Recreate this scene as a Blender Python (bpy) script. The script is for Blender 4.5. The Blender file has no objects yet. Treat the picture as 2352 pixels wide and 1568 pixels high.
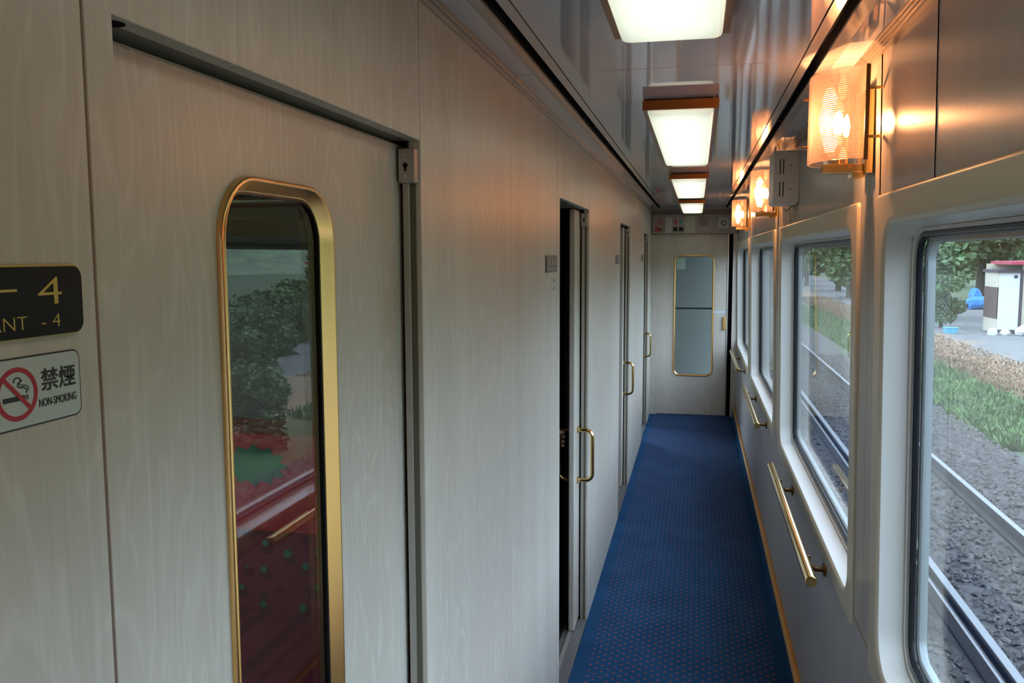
import bpy, bmesh, math, random
from mathutils import Vector, Matrix
random.seed(7)
S = bpy.context.scene
COL = S.collection

# ------------------------------------------------------------------ camera
H = 1.6
YAW, PITCH, ROLL = -0.2136291, -0.1010053, -0.00372535
fw = Vector((math.sin(YAW)*math.cos(PITCH), math.cos(YAW)*math.cos(PITCH), math.sin(PITCH)))
rt = Vector((math.cos(YAW), -math.sin(YAW), 0))
up = rt.cross(fw)
r2 = rt*math.cos(ROLL)+up*math.sin(ROLL)
u2 = -rt*math.sin(ROLL)+up*math.cos(ROLL)
cam = bpy.data.cameras.new('camera')
cam.sensor_width = 36.0
cam.lens = 1960/2352*36.0
cam.clip_start = 0.02
cam.clip_end = 500
camo = bpy.data.objects.new('camera', cam)
COL.objects.link(camo)
M = Matrix.Identity(4)
for i in range(3):
    M[i][0], M[i][1], M[i][2] = r2[i], u2[i], -fw[i]
M[2][3] = H
camo.matrix_world = M
S.camera = camo

# ------------------------------------------------------------------ sky / exposure
world = bpy.data.worlds.new('overcast_sky')
S.world = world
world.use_nodes = True
bg = world.node_tree.nodes['Background']
bg.inputs[0].default_value = (0.575, 0.755, 0.985, 1)
bg.inputs[1].default_value = 7.2
S.view_settings.view_transform = 'Standard'
S.view_settings.look = 'None'
S.view_settings.gamma = 1.0
S.view_settings.use_curve_mapping = False
S.view_settings.exposure = 0.08
S.cycles.use_denoising = True
S.cycles.max_bounces = 7
S.cycles.diffuse_bounces = 4
S.cycles.glossy_bounces = 3
S.cycles.transparent_max_bounces = 12
S.cycles.use_light_tree = False
S.cycles.use_adaptive_sampling = True
S.cycles.adaptive_threshold = 0.05
S.cycles.sample_clamp_indirect = 6.0
S.cycles.caustics_reflective = False
S.cycles.caustics_refractive = False

SCONCE_E = 60.0
SCONCE_W = 5.4
LAMP_E = 1.18

# ------------------------------------------------------------------ materials
MAT = {}
def newmat(name):
    m = bpy.data.materials.new(name)
    m.use_nodes = True
    MAT[name] = m
    nt = m.node_tree
    return m, nt, nt.nodes['Principled BSDF']

def pr(name, col, rough=0.5, metal=0.0, spec=0.5, coat=0.0, bump=None, noise=None):
    """plain principled with optional fine colour noise (scale, amount) and bump (scale, strength, stretch)"""
    m, nt, b = newmat(name)
    b.inputs['Base Color'].default_value = (*col, 1)
    b.inputs['Roughness'].default_value = rough
    b.inputs['Metallic'].default_value = metal
    b.inputs['Specular IOR Level'].default_value = spec
    b.inputs['Coat Weight'].default_value = coat
    L = nt.links
    tc = nt.nodes.new('ShaderNodeTexCoord')
    if noise:
        n = nt.nodes.new('ShaderNodeTexNoise')
        n.inputs['Scale'].default_value = noise[0]
        n.inputs['Detail'].default_value = 4
        L.new(tc.outputs['Object'], n.inputs['Vector'])
        r = nt.nodes.new('ShaderNodeValToRGB')
        a = noise[1]
        r.color_ramp.elements[0].position = 0.3
        r.color_ramp.elements[1].position = 0.7
        r.color_ramp.elements[0].color = (*[c*(1-a) for c in col], 1)
        r.color_ramp.elements[1].color = (*[min(1, c*(1+a)) for c in col], 1)
        L.new(n.outputs['Fac'], r.inputs['Fac'])
        L.new(r.outputs['Color'], b.inputs['Base Color'])
    if bump:
        mp = nt.nodes.new('ShaderNodeMapping')
        mp.inputs['Scale'].default_value = bump[2] if len(bump) > 2 else (1, 1, 1)
        L.new(tc.outputs['Object'], mp.inputs['Vector'])
        n = nt.nodes.new('ShaderNodeTexNoise')
        n.inputs['Scale'].default_value = bump[0]
        n.inputs['Detail'].default_value = 2
        L.new(mp.outputs['Vector'], n.inputs['Vector'])
        bp = nt.nodes.new('ShaderNodeBump')
        bp.inputs['Strength'].default_value = bump[1]
        bp.inputs['Distance'].default_value = 0.01
        L.new(n.outputs['Fac'], bp.inputs['Height'])
        L.new(bp.outputs['Normal'], b.inputs['Normal'])
    return m

def wood(name, c0, c1, line, rough=0.36, spec=0.5, aniso=0.0):
    m, nt, b = newmat(name)
    L = nt.links
    b.inputs['Roughness'].default_value = rough
    b.inputs['Specular IOR Level'].default_value = spec
    if aniso:
        b.inputs['Anisotropic'].default_value = aniso
        tv = nt.nodes.new('ShaderNodeCombineXYZ'); tv.inputs[1].default_value = 1.0
        L.new(tv.outputs[0], b.inputs['Tangent'])
    g = nt.nodes.new('ShaderNodeNewGeometry')
    # long vertical fibres
    mp = nt.nodes.new('ShaderNodeMapping'); mp.inputs['Scale'].default_value = (150, 150, 3.5)
    L.new(g.outputs['Position'], mp.inputs['Vector'])
    n1 = nt.nodes.new('ShaderNodeTexNoise'); n1.inputs['Scale'].default_value = 1.0
    n1.inputs['Detail'].default_value = 3; n1.inputs['Roughness'].default_value = 0.65
    L.new(mp.outputs['Vector'], n1.inputs['Vector'])
    # broad tone changes
    mp2 = nt.nodes.new('ShaderNodeMapping'); mp2.inputs['Scale'].default_value = (9, 9, 0.7)
    L.new(g.outputs['Position'], mp2.inputs['Vector'])
    n2 = nt.nodes.new('ShaderNodeTexNoise'); n2.inputs['Scale'].default_value = 1.0
    n2.inputs['Detail'].default_value = 1
    L.new(mp2.outputs['Vector'], n2.inputs['Vector'])
    # cathedral figure: contour lines of a stretched noise
    mp3 = nt.nodes.new('ShaderNodeMapping'); mp3.inputs['Scale'].default_value = (15, 15, 2.6)
    L.new(g.outputs['Position'], mp3.inputs['Vector'])
    n3 = nt.nodes.new('ShaderNodeTexNoise'); n3.inputs['Scale'].default_value = 1.0
    n3.inputs['Detail'].default_value = 1.5; n3.inputs['Roughness'].default_value = 0.4
    L.new(mp3.outputs['Vector'], n3.inputs['Vector'])
    mul = nt.nodes.new('ShaderNodeMath'); mul.operation = 'MULTIPLY'; mul.inputs[1].default_value = 10
    L.new(n3.outputs['Fac'], mul.inputs[0])
    fr = nt.nodes.new('ShaderNodeMath'); fr.operation = 'FRACT'
    L.new(mul.outputs[0], fr.inputs[0])
    rl = nt.nodes.new('ShaderNodeValToRGB')
    e = rl.color_ramp.elements
    e[0].position = 0.0; e[0].color = (1, 1, 1, 1)
    e[1].position = 0.16; e[1].color = (0, 0, 0, 1)
    x = e.new(0.80); x.color = (0, 0, 0, 1)
    x = e.new(1.0); x.color = (1, 1, 1, 1)
    L.new(fr.outputs[0], rl.inputs['Fac'])
    add = nt.nodes.new('ShaderNodeMath'); add.operation = 'MULTIPLY_ADD'
    add.inputs[1].default_value = 0.5
    L.new(n2.outputs['Fac'], add.inputs[0])
    m05 = nt.nodes.new('ShaderNodeMath'); m05.operation = 'MULTIPLY'; m05.inputs[1].default_value = 0.5
    L.new(n1.outputs['Fac'], m05.inputs[0]); L.new(m05.outputs[0], add.inputs[2])
    r1 = nt.nodes.new('ShaderNodeValToRGB')
    r1.color_ramp.elements[0].position = 0.36; r1.color_ramp.elements[0].color = (*c0, 1)
    r1.color_ramp.elements[1].position = 0.64; r1.color_ramp.elements[1].color = (*c1, 1)
    L.new(add.outputs[0], r1.inputs['Fac'])
    # line mask breaks up with fibres
    mm = nt.nodes.new('ShaderNodeMath'); mm.operation = 'MULTIPLY'
    L.new(rl.outputs['Color'], mm.inputs[0]); L.new(n1.outputs['Fac'], mm.inputs[1])
    mm2 = nt.nodes.new('ShaderNodeMath'); mm2.operation = 'MULTIPLY'; mm2.inputs[1].default_value = 0.75
    L.new(mm.outputs[0], mm2.inputs[0])
    mx = nt.nodes.new('ShaderNodeMixRGB'); mx.inputs['Color2'].default_value = (*line, 1)
    L.new(mm2.outputs[0], mx.inputs['Fac']); L.new(r1.outputs['Color'], mx.inputs['Color1'])
    L.new(mx.outputs['Color'], b.inputs['Base Color'])
    return m

def glass(name, tint, ior=1.5, rough=0.0, gain=1.0):
    m, nt, b = newmat(name)
    L = nt.links
    nt.nodes.remove(b)
    out = nt.nodes['Material Output']
    t = nt.nodes.new('ShaderNodeBsdfTransparent'); t.inputs[0].default_value = (*tint, 1)
    g = nt.nodes.new('ShaderNodeBsdfGlossy'); g.inputs['Roughness'].default_value = rough
    ge = nt.nodes.new('ShaderNodeNewGeometry')
    # same interface reflectance on both faces of the thin slab
    mr = nt.nodes.new('ShaderNodeMapRange')
    mr.inputs['To Min'].default_value = ior; mr.inputs['To Max'].default_value = 1/ior
    L.new(ge.outputs['Backfacing'], mr.inputs['Value'])
    f = nt.nodes.new('ShaderNodeFresnel')
    L.new(mr.outputs['Result'], f.inputs['IOR'])
    mx = nt.nodes.new('ShaderNodeMixShader')
    L.new(f.outputs[0], mx.inputs[0]); L.new(t.outputs[0], mx.inputs[1]); L.new(g.outputs[0], mx.inputs[2])
    L.new(mx.outputs[0], out.inputs['Surface'])
    return m

def emit(name, col, strength):
    m, nt, b = newmat(name)
    b.inputs['Base Color'].default_value = (*col, 1)
    b.inputs['Emission Color'].default_value = (*col, 1)
    b.inputs['Emission Strength'].default_value = strength
    return m

wood('ash_laminate', (0.485, 0.43, 0.36), (0.57, 0.515, 0.435), (0.67, 0.62, 0.54), 0.35)
wood('ash_laminate_satin', (0.40, 0.355, 0.305), (0.46, 0.415, 0.365), (0.48, 0.44, 0.39), 0.29, aniso=0.6)
wood('grey_laminate', (0.34, 0.315, 0.315), (0.39, 0.365, 0.36), (0.42, 0.39, 0.385), 0.4)
pr('seam_backing', (0.045, 0.032, 0.025), 0.8)
pr('edge_grey', (0.17, 0.14, 0.115), 0.55)
pr('aluminium', (0.50, 0.47, 0.42), 0.35, 0.85)
pr('jamb_metal', (0.42, 0.38, 0.33), 0.42, 0.5)
pr('olive_rubber', (0.11, 0.10, 0.065), 0.6)
pr('black_gap', (0.006, 0.006, 0.006), 0.9, spec=0.1)
pr('ceiling_gloss', (0.56, 0.57, 0.62), 0.05, coat=0.0, spec=0.62, bump=(1.6, 0.03, (3.6, 0.55, 1)))
pr('ceiling_strip', (0.52, 0.49, 0.47), 0.12, spec=0.6)
pr('ceiling_bevel', (0.42, 0.41, 0.40), 0.15, spec=0.6)
pr('cornice_metal', (0.42, 0.35, 0.28), 0.28, 0.6)
pr('slot_black', (0.008, 0.008, 0.008), 0.5)
pr('window_white', (0.65, 0.63, 0.58), 0.32, spec=0.5)
pr('surround_cream', (0.54, 0.485, 0.36), 0.33)
pr('gasket', (0.012, 0.014, 0.018), 0.35)
pr('zip_strip', (0.18, 0.2, 0.22), 0.4)
pr('outer_frame', (0.30, 0.34, 0.35), 0.4, 0.3)
pr('outer_skin', (0.35, 0.36, 0.35), 0.6)
pr('brass', (0.80, 0.56, 0.23), 0.16, 1.0)
pr('brass_satin', (0.88, 0.52, 0.20), 0.28, 1.0)
pr('brass_dark', (0.20, 0.12, 0.05), 0.35, 0.9)
pr('gold_trim', (0.47, 0.23, 0.04), 0.45, 0.5)
pr('lamp_bronze', (0.30, 0.115, 0.025), 0.35, 0.35)
pr('white_metal', (0.64, 0.60, 0.54), 0.4)
pr('box_dark', (0.01, 0.009, 0.008), 0.7)
pr('screw', (0.55, 0.54, 0.5), 0.3, 0.9)
pr('plate_black', (0.005, 0.005, 0.005), 0.45, spec=0.2)
pr('ink_gold', (0.55, 0.38, 0.08), 0.4, 0.3)
pr('ink_black', (0.02, 0.014, 0.014), 0.5)
pr('ink_red', (0.42, 0.015, 0.03), 0.5)
pr('sticker_white', (0.50, 0.54, 0.52), 0.45)
pr('plate_grey', (0.12, 0.115, 0.10), 0.4, 0.4)
pr('plate_grey_light', (0.22, 0.21, 0.19), 0.4, 0.4)
pr('panel_white', (0.5, 0.48, 0.45), 0.5)
pr('panel_cream', (0.46, 0.43, 0.34), 0.5)
pr('panel_taupe', (0.34, 0.29, 0.25), 0.45)
pr('sign_red', (0.5, 0.03, 0.06), 0.5)
pr('sign_blue', (0.03, 0.28, 0.36), 0.5)
pr('sign_faded_red', (0.40, 0.19, 0.18), 0.5)
pr('sign_brown', (0.20, 0.09, 0.06), 0.5)
pr('label_blue', (0.55, 0.68, 0.80), 0.5)
pr('label_green', (0.42, 0.60, 0.52), 0.5)
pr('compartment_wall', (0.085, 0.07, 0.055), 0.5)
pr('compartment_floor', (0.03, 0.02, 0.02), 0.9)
pr('vestibule_grey', (0.27, 0.275, 0.255), 0.5)
pr('bar_green', (0.03, 0.06, 0.055), 0.4)
pr('sill_metal', (0.22, 0.22, 0.22), 0.45, 0.6, bump=(40, 0.2))
pr('seat_red', (0.50, 0.02, 0.03), 0.85, bump=(300, 0.2))
pr('emblem_green', (0.012, 0.13, 0.06), 0.8)
pr('skin', (0.74, 0.45, 0.35), 0.5)
pr('hair', (0.015, 0.012, 0.010), 0.5)
pr('shirt', (0.05, 0.06, 0.09), 0.85)
pr('trousers', (0.03, 0.03, 0.035), 0.85)
pr('shoe', (0.02, 0.015, 0.012), 0.5)
pr('rail_steel', (0.20, 0.20, 0.205), 0.5, 0.6)
pr('rail_rust', (0.035, 0.028, 0.026), 0.8)
pr('ballast', (0.085, 0.074, 0.067), 0.9, noise=(9, 0.5))
pr('leaf', (0.075, 0.125, 0.045), 0.55, noise=(0.9, 0.55))
pr('leaf_light', (0.12, 0.19, 0.07), 0.55, noise=(1.1, 0.5))
pr('bark', (0.06, 0.045, 0.035), 0.9)
pr('weed', (0.095, 0.15, 0.045), 0.7, noise=(2.0, 0.5))
pr('dry_grass', (0.23, 0.155, 0.095), 0.9, noise=(2.0, 0.4))
pr('shed_white', (0.60, 0.58, 0.57), 0.6)
pr('shed_cream', (0.48, 0.43, 0.33), 0.7)
pr('shed_dark', (0.05, 0.035, 0.045), 0.7)
pr('roof_red', (0.35, 0.03, 0.06), 0.6)
pr('fence_brown', (0.10, 0.065, 0.055), 0.8)
pr('tarp_blue', (0.03, 0.22, 0.60), 0.5)
pr('tub_blue', (0.12, 0.42, 0.60), 0.5)
pr('bag_white', (0.55, 0.54, 0.52), 0.7)
glass('window_glass', (0.985, 0.993, 0.99))
glass('smoked_glass', (0.80, 0.77, 0.71), 1.52)
glass('end_door_glass', (0.85, 0.88, 0.86))

# ribbed shade glass: clear with a milky share that glows from the bulb behind it
def shade_mat():
    m, nt, b = newmat('ribbed_glass')
    L = nt.links
    nt.nodes.remove(b)
    out = nt.nodes['Material Output']
    t = nt.nodes.new('ShaderNodeBsdfTransparent'); t.inputs[0].default_value = (0.99, 0.96, 0.93, 1)
    gl = nt.nodes.new('ShaderNodeBsdfGlass'); gl.inputs['Roughness'].default_value = 0.05
    gl.inputs['IOR'].default_value = 1.45; gl.inputs['Color'].default_value = (1.0, 0.95, 0.90, 1)
    tl = nt.nodes.new('ShaderNodeBsdfTranslucent'); tl.inputs[0].default_value = (0.95, 0.72, 0.62, 1)
    m1 = nt.nodes.new('ShaderNodeMixShader'); m1.inputs[0].default_value = 0.48
    L.new(t.outputs[0], m1.inputs[1]); L.new(gl.outputs[0], m1.inputs[2])
    m2 = nt.nodes.new('ShaderNodeMixShader'); m2.inputs[0].default_value = 0.075
    L.new(m1.outputs[0], m2.inputs[1]); L.new(tl.outputs[0], m2.inputs[2])
    L.new(m2.outputs[0], out.inputs['Surface'])
shade_mat()
def bulb_mat():
    # clear glowing bulb: see-through glass whose lit filament fills it with light
    m, nt, b = newmat('bulb')
    nt.nodes.remove(b)
    e = nt.nodes.new('ShaderNodeEmission'); e.inputs[0].default_value = (1.0, 0.42, 0.16, 1); e.inputs[1].default_value = SCONCE_E
    t = nt.nodes.new('ShaderNodeBsdfTransparent')
    a = nt.nodes.new('ShaderNodeAddShader')
    nt.links.new(e.outputs[0], a.inputs[0]); nt.links.new(t.outputs[0], a.inputs[1])
    nt.links.new(a.outputs[0], nt.nodes['Material Output'].inputs['Surface'])
bulb_mat()

# lit diffuser: brightest over the tube in its middle
def diffuser_mat():
    m, nt, b = newmat('lamp_diffuser')
    L = nt.links
    tc = nt.nodes.new('ShaderNodeTexCoord')
    sx = nt.nodes.new('ShaderNodeSeparateXYZ')
    L.new(tc.outputs['Generated'], sx.inputs[0])
    def fall(sock, k):
        a = nt.nodes.new('ShaderNodeMath'); a.operation = 'SUBTRACT'; a.inputs[1].default_value = 0.5
        L.new(sock, a.inputs[0])
        c = nt.nodes.new('ShaderNodeMath'); c.operation = 'ABSOLUTE'; L.new(a.outputs[0], c.inputs[0])
        d = nt.nodes.new('ShaderNodeMath'); d.operation = 'POWER'; d.inputs[1].default_value = k
        e = nt.nodes.new('ShaderNodeMath'); e.operation = 'MULTIPLY'; e.inputs[1].default_value = 2
        L.new(c.outputs[0], e.inputs[0]); L.new(e.outputs[0], d.inputs[0])
        f = nt.nodes.new('ShaderNodeMath'); f.operation = 'MULTIPLY_ADD'
        f.inputs[1].default_value = -0.42; f.inputs[2].default_value = 1.0
        L.new(d.outputs[0], f.inputs[0])
        return f.outputs[0]
    fx = fall(sx.outputs['X'], 2.5); fy = fall(sx.outputs['Y'], 8)
    p = nt.nodes.new('ShaderNodeMath'); p.operation = 'MULTIPLY'; L.new(fx, p.inputs[0]); L.new(fy, p.inputs[1])
    q = nt.nodes.new('ShaderNodeMath'); q.operation = 'MULTIPLY'; q.inputs[1].default_value = LAMP_E
    L.new(p.outputs[0], q.inputs[0])
    b.inputs['Base Color'].default_value = (0.72, 0.74, 0.62, 1)
    b.inputs['Roughness'].default_value = 0.25
    b.inputs['Emission Color'].default_value = (0.93, 1.0, 0.80, 1)
    L.new(q.outputs[0], b.inputs['Emission Strength'])
diffuser_mat()

# carpet: navy pile with a staggered lattice of small rust-red flecks and a plain border
def carpet_mat(name, dots=True):
    m, nt, b = newmat(name)
    L = nt.links
    b.inputs['Roughness'].default_value = 0.95
    b.inputs['Specular IOR Level'].default_value = 0.1
    g = nt.nodes.new('ShaderNodeNewGeometry')
    n = nt.nodes.new('ShaderNodeTexNoise'); n.inputs['Scale'].default_value = 420; n.inputs['Detail'].default_value = 2
    L.new(g.outputs['Position'], n.inputs['Vector'])
    n2 = nt.nodes.new('ShaderNodeTexNoise'); n2.inputs['Scale'].default_value = 5; n2.inputs['Detail'].default_value = 4
    L.new(g.outputs['Position'], n2.inputs['Vector'])
    r = nt.nodes.new('ShaderNodeValToRGB')
    r.color_ramp.elements[0].position = 0.25; r.color_ramp.elements[0].color = (0.009, 0.038, 0.095, 1)
    r.color_ramp.elements[1].position = 0.75; r.color_ramp.elements[1].color = (0.019, 0.078, 0.175, 1)
    av = nt.nodes.new('ShaderNodeMath'); av.operation = 'MULTIPLY_ADD'; av.inputs[1].default_value = 0.45
    h = nt.nodes.new('ShaderNodeMath'); h.operation = 'MULTIPLY'; h.inputs[1].default_value = 0.55
    L.new(n2.outputs['Fac'], h.inputs[0]); L.new(n.outputs['Fac'], av.inputs[0]); L.new(h.outputs[0], av.inputs[2])
    L.new(av.outputs[0], r.inputs['Fac'])
    last = r.outputs['Color']
    if dots:
        sp = nt.nodes.new('ShaderNodeSeparateXYZ'); L.new(g.outputs['Position'], sp.inputs[0])
        def M_(op, a, bv=None, c=None):
            k = nt.nodes.new('ShaderNodeMath'); k.operation = op
            for i, v in enumerate((a, bv, c)):
                if v is None: continue
                if isinstance(v, (int, float)): k.inputs[i].default_value = v
                else: L.new(v, k.inputs[i])
            return k.outputs[0]
        def lattice(ox, oy):
            ux = M_('FRACT', M_('MULTIPLY_ADD', sp.outputs['X'], 1/0.0480, 40+ox))
            uy = M_('FRACT', M_('MULTIPLY_ADD', sp.outputs['Y'], 1/0.0470, 40+oy))
            dx = M_('MULTIPLY', M_('ABSOLUTE', M_('SUBTRACT', ux, 0.5)), 0.0480/0.0062)
            dy = M_('MULTIPLY', M_('ABSOLUTE', M_('SUBTRACT', uy, 0.5)), 0.0470/0.0050)
            return M_('LESS_THAN', M_('ADD', M_('MULTIPLY', dx, dx), M_('MULTIPLY', dy, dy)), 1.0)
        a = M_('MAXIMUM', lattice(0, 0), lattice(0.5, 0.5))
        edge = M_('LESS_THAN', M_('ABSOLUTE', M_('ADD', sp.outputs['X'], 0.036)), 0.368)
        a = M_('MULTIPLY', a, edge)
        a = M_('MULTIPLY', a, 0.65)
        mx = nt.nodes.new('ShaderNodeMixRGB'); mx.inputs['Color2'].default_value = (0.34, 0.075, 0.035, 1)
        L.new(a, mx.inputs['Fac']); L.new(last, mx.inputs['Color1'])
        last = mx.outputs['Color']
    L.new(last, b.inputs['Base Color'])
    bp = nt.nodes.new('ShaderNodeBump'); bp.inputs['Strength'].default_value = 0.4; bp.inputs['Distance'].default_value = 0.003
    L.new(n.outputs['Fac'], bp.inputs['Height']); L.new(bp.outputs['Normal'], b.inputs['Normal'])
carpet_mat('carpet'); carpet_mat('carpet_plain', False)

# seat moquette: dark red with printed strawberries (dark berry + green cap)
def moquette():
    m, nt, b = newmat('strawberry_moquette')
    L = nt.links
    b.inputs['Roughness'].default_value = 0.9
    tc = nt.nodes.new('ShaderNodeTexCoord')
    mp = nt.nodes.new('ShaderNodeMapping'); mp.inputs['Scale'].default_value = (1, 0.0, 1)
    L.new(tc.outputs['Object'], mp.inputs['Vector'])
    def cells(off):
        o = nt.nodes.new('ShaderNodeMapping'); o.inputs['Location'].default_value = off
        L.new(mp.outputs['Vector'], o.inputs['Vector'])
        v = nt.nodes.new('ShaderNodeTexVoronoi'); v.inputs['Scale'].default_value = 14.5
        v.inputs['Randomness'].default_value = 0.55
        L.new(o.outputs['Vector'], v.inputs['Vector'])
        return v.outputs['Distance']
    berry = cells((0, 0, 0)); cap = cells((0.006, 0, -0.016))
    def lt(s, t):
        k = nt.nodes.new('ShaderNodeMath'); k.operation = 'LESS_THAN'; k.inputs[1].default_value = t
        L.new(s, k.inputs[0]); return k.outputs[0]
    a = nt.nodes.new('ShaderNodeMixRGB'); a.inputs['Color1'].default_value = (0.20, 0.020, 0.032, 1)
    a.inputs['Color2'].default_value = (0.10, 0.006, 0.010, 1)
    L.new(lt(berry, 0.33), a.inputs['Fac'])
    c = nt.nodes.new('ShaderNodeMixRGB'); c.inputs['Color2'].default_value = (0.04, 0.22, 0.10, 1)
    L.new(a.outputs['Color'], c.inputs['Color1']); L.new(lt(cap, 0.21), c.inputs['Fac'])
    L.new(c.outputs['Color'], b.inputs['Base Color'])
moquette()

# outdoor ground: ballast, weeds, dry verge, gravel yard by distance from the line
def ground_mat():
    m, nt, b = newmat('lineside_ground')
    L = nt.links
    b.inputs['Roughness'].default_value = 0.95
    g = nt.nodes.new('ShaderNodeNewGeometry')
    sp = nt.nodes.new('ShaderNodeSeparateXYZ'); L.new(g.outputs['Position'], sp.inputs[0])
    n = nt.nodes.new('ShaderNodeTexNoise'); n.inputs['Scale'].default_value = 0.55; n.inputs['Detail'].default_value = 6
    L.new(g.outputs['Position'], n.inputs['Vector'])
    ad = nt.nodes.new('ShaderNodeMath'); ad.operation = 'MULTIPLY_ADD'; ad.inputs[1].default_value = 2.6; ad.inputs[2].default_value = -1.3
    L.new(n.outputs['Fac'], ad.inputs[0])
    s = nt.nodes.new('ShaderNodeMath'); s.operation = 'ADD'; L.new(sp.outputs['X'], s.inputs[0]); L.new(ad.outputs[0], s.inputs[1])
    mr = nt.nodes.new('ShaderNodeMapRange'); mr.inputs['From Min'].default_value = 0; mr.inputs['From Max'].default_value = 20
    L.new(s.outputs[0], mr.inputs['Value'])
    r = nt.nodes.new('ShaderNodeValToRGB')
    stops = [(0.0, (0.075, 0.066, 0.060)), (0.215, (0.080, 0.071, 0.065)), (0.235, (0.055, 0.09, 0.03)),
             (0.305, (0.09, 0.11, 0.045)), (0.335, (0.24, 0.15, 0.09)), (0.40, (0.24, 0.16, 0.10)),
             (0.43, (0.14, 0.135, 0.13)), (0.68, (0.15, 0.14, 0.135)), (0.70, (0.20, 0.135, 0.085)), (0.76, (0.08, 0.10, 0.04)),
             (1.0, (0.05, 0.08, 0.03))]
    els = r.color_ramp.elements
    els[0].position, els[0].color = stops[0][0], (*stops[0][1], 1)
    els[1].position, els[1].color = stops[-1][0], (*stops[-1][1], 1)
    for p, c in stops[1:-1]:
        e = els.new(p); e.color = (*c, 1)
    L.new(mr.outputs['Result'], r.inputs['Fac'])
    n2 = nt.nodes.new('ShaderNodeTexNoise'); n2.inputs['Scale'].default_value = 7; n2.inputs['Detail'].default_value = 5
    L.new(g.outputs['Position'], n2.inputs['Vector'])
    hs = nt.nodes.new('ShaderNodeHueSaturation')
    mv = nt.nodes.new('ShaderNodeMapRange'); mv.inputs['From Min'].default_value = 0.25; mv.inputs['From Max'].default_value = 0.75
    mv.inputs['To Min'].default_value = 0.6; mv.inputs['To Max'].default_value = 1.4
    L.new(n2.outputs['Fac'], mv.inputs['Value']); L.new(mv.outputs['Result'], hs.inputs['Value'])
    L.new(r.outputs['Color'], hs.inputs['Color'])
    L.new(hs.outputs['Color'], b.inputs['Base Color'])
ground_mat()

# ------------------------------------------------------------------ geometry helpers
def link(name, me, mat, parent=None, smooth=False):
    o = bpy.data.objects.new(name, me)
    COL.objects.link(o)
    if mat: me.materials.append(MAT[mat])
    if parent: o.parent = parent
    if smooth:
        for p in me.polygons: p.use_smooth = True
    return o

def mesh(name, vs, fs, mat, parent=None, smooth=False, fix=True):
    me = bpy.data.meshes.new(name)
    me.from_pydata([tuple(v) for v in vs], [], fs)
    me.update()
    if fix:
        bm = bmesh.new(); bm.from_mesh(me)
        bmesh.ops.recalc_face_normals(bm, faces=bm.faces)
        bm.to_mesh(me); bm.free()
    return link(name, me, mat, parent, smooth)

def autosmooth(o, ang=40):
    bm = bmesh.new(); bm.from_mesh(o.data)
    for f in bm.faces: f.smooth = True
    for e in bm.edges:
        e.smooth = len(e.link_faces) == 2 and e.calc_face_angle(0) < math.radians(ang)
    bm.to_mesh(o.data); bm.free()
    return o

def box(name, a, b, mat, parent=None, bev=0.0, seg=2):
    bm = bmesh.new()
    bmesh.ops.create_cube(bm, size=1)
    for v in bm.verts:
        for i in range(3):
            v.co[i] = a[i] if v.co[i] < 0 else b[i]
    if bev:
        bmesh.ops.bevel(bm, geom=list(bm.edges), offset=bev, segments=seg, affect='EDGES', profile=0.5)
    bmesh.ops.recalc_face_normals(bm, faces=bm.faces)
    me = bpy.data.meshes.new(name); bm.to_mesh(me); bm.free()
    o = link(name, me, mat, parent)
    return o

def extrude_y(name, prof, y0, y1, mat, parent=None, smooth=False):
    """closed (x,z) profile extruded along the corridor"""
    n = len(prof)
    vs = [(x, y0, z) for x, z in prof]+[(x, y1, z) for x, z in prof]
    fs = [(i, (i+1) % n, n+(i+1) % n, n+i) for i in range(n)]+[tuple(range(n)), tuple(range(2*n-1, n-1, -1))]
    return mesh(name, vs, fs, mat, parent, smooth)

def prism(name, poly, axis, d0, d1, mat, parent=None):
    """poly in the plane normal to axis ('x': (y,z), 'y': (x,z), 'z': (x,y))"""
    def P(a, b, d):
        return {'x': (d, a, b), 'y': (a, d, b), 'z': (a, b, d)}[axis]
    n = len(poly)
    vs = [P(a, b, d0) for a, b in poly]+[P(a, b, d1) for a, b in poly]
    fs = [(i, (i+1) % n, n+(i+1) % n, n+i) for i in range(n)]+[tuple(range(n)), tuple(range(2*n-1, n-1, -1))]
    return mesh(name, vs, fs, mat, parent)

def rr(a0, a1, b0, b1, r, n=8):
    """rounded rectangle outline, 4*(n+1) points"""
    r = max(r, 1e-4)
    pts = []
    for ca, cb, s in ((a1-r, b1-r, 0), (a0+r, b1-r, 90), (a0+r, b0+r, 180), (a1-r, b0+r, 270)):
        for i in range(n+1):
            t = math.radians(s+90*i/n)
            pts.append((ca+r*math.cos(t), cb+r*math.sin(t)))
    return pts

def loft(name, rings, mat, parent=None, closed=False, caps=False, smooth=True, ang=40):
    n = len(rings[0]); vs = [p for r in rings for p in r]; fs = []
    m = len(rings)
    for k in range(m if closed else m-1):
        for i in range(n):
            j = (i+1) % n
            a, b = k*n, ((k+1) % m)*n
            fs.append((a+i, a+j, b+j, b+i))
    if caps:
        fs.append(tuple(range(n))); fs.append(tuple(range((m-1)*n, m*n)))
    o = mesh(name, vs, fs, mat, parent)
    if smooth: autosmooth(o, ang)
    return o

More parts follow.
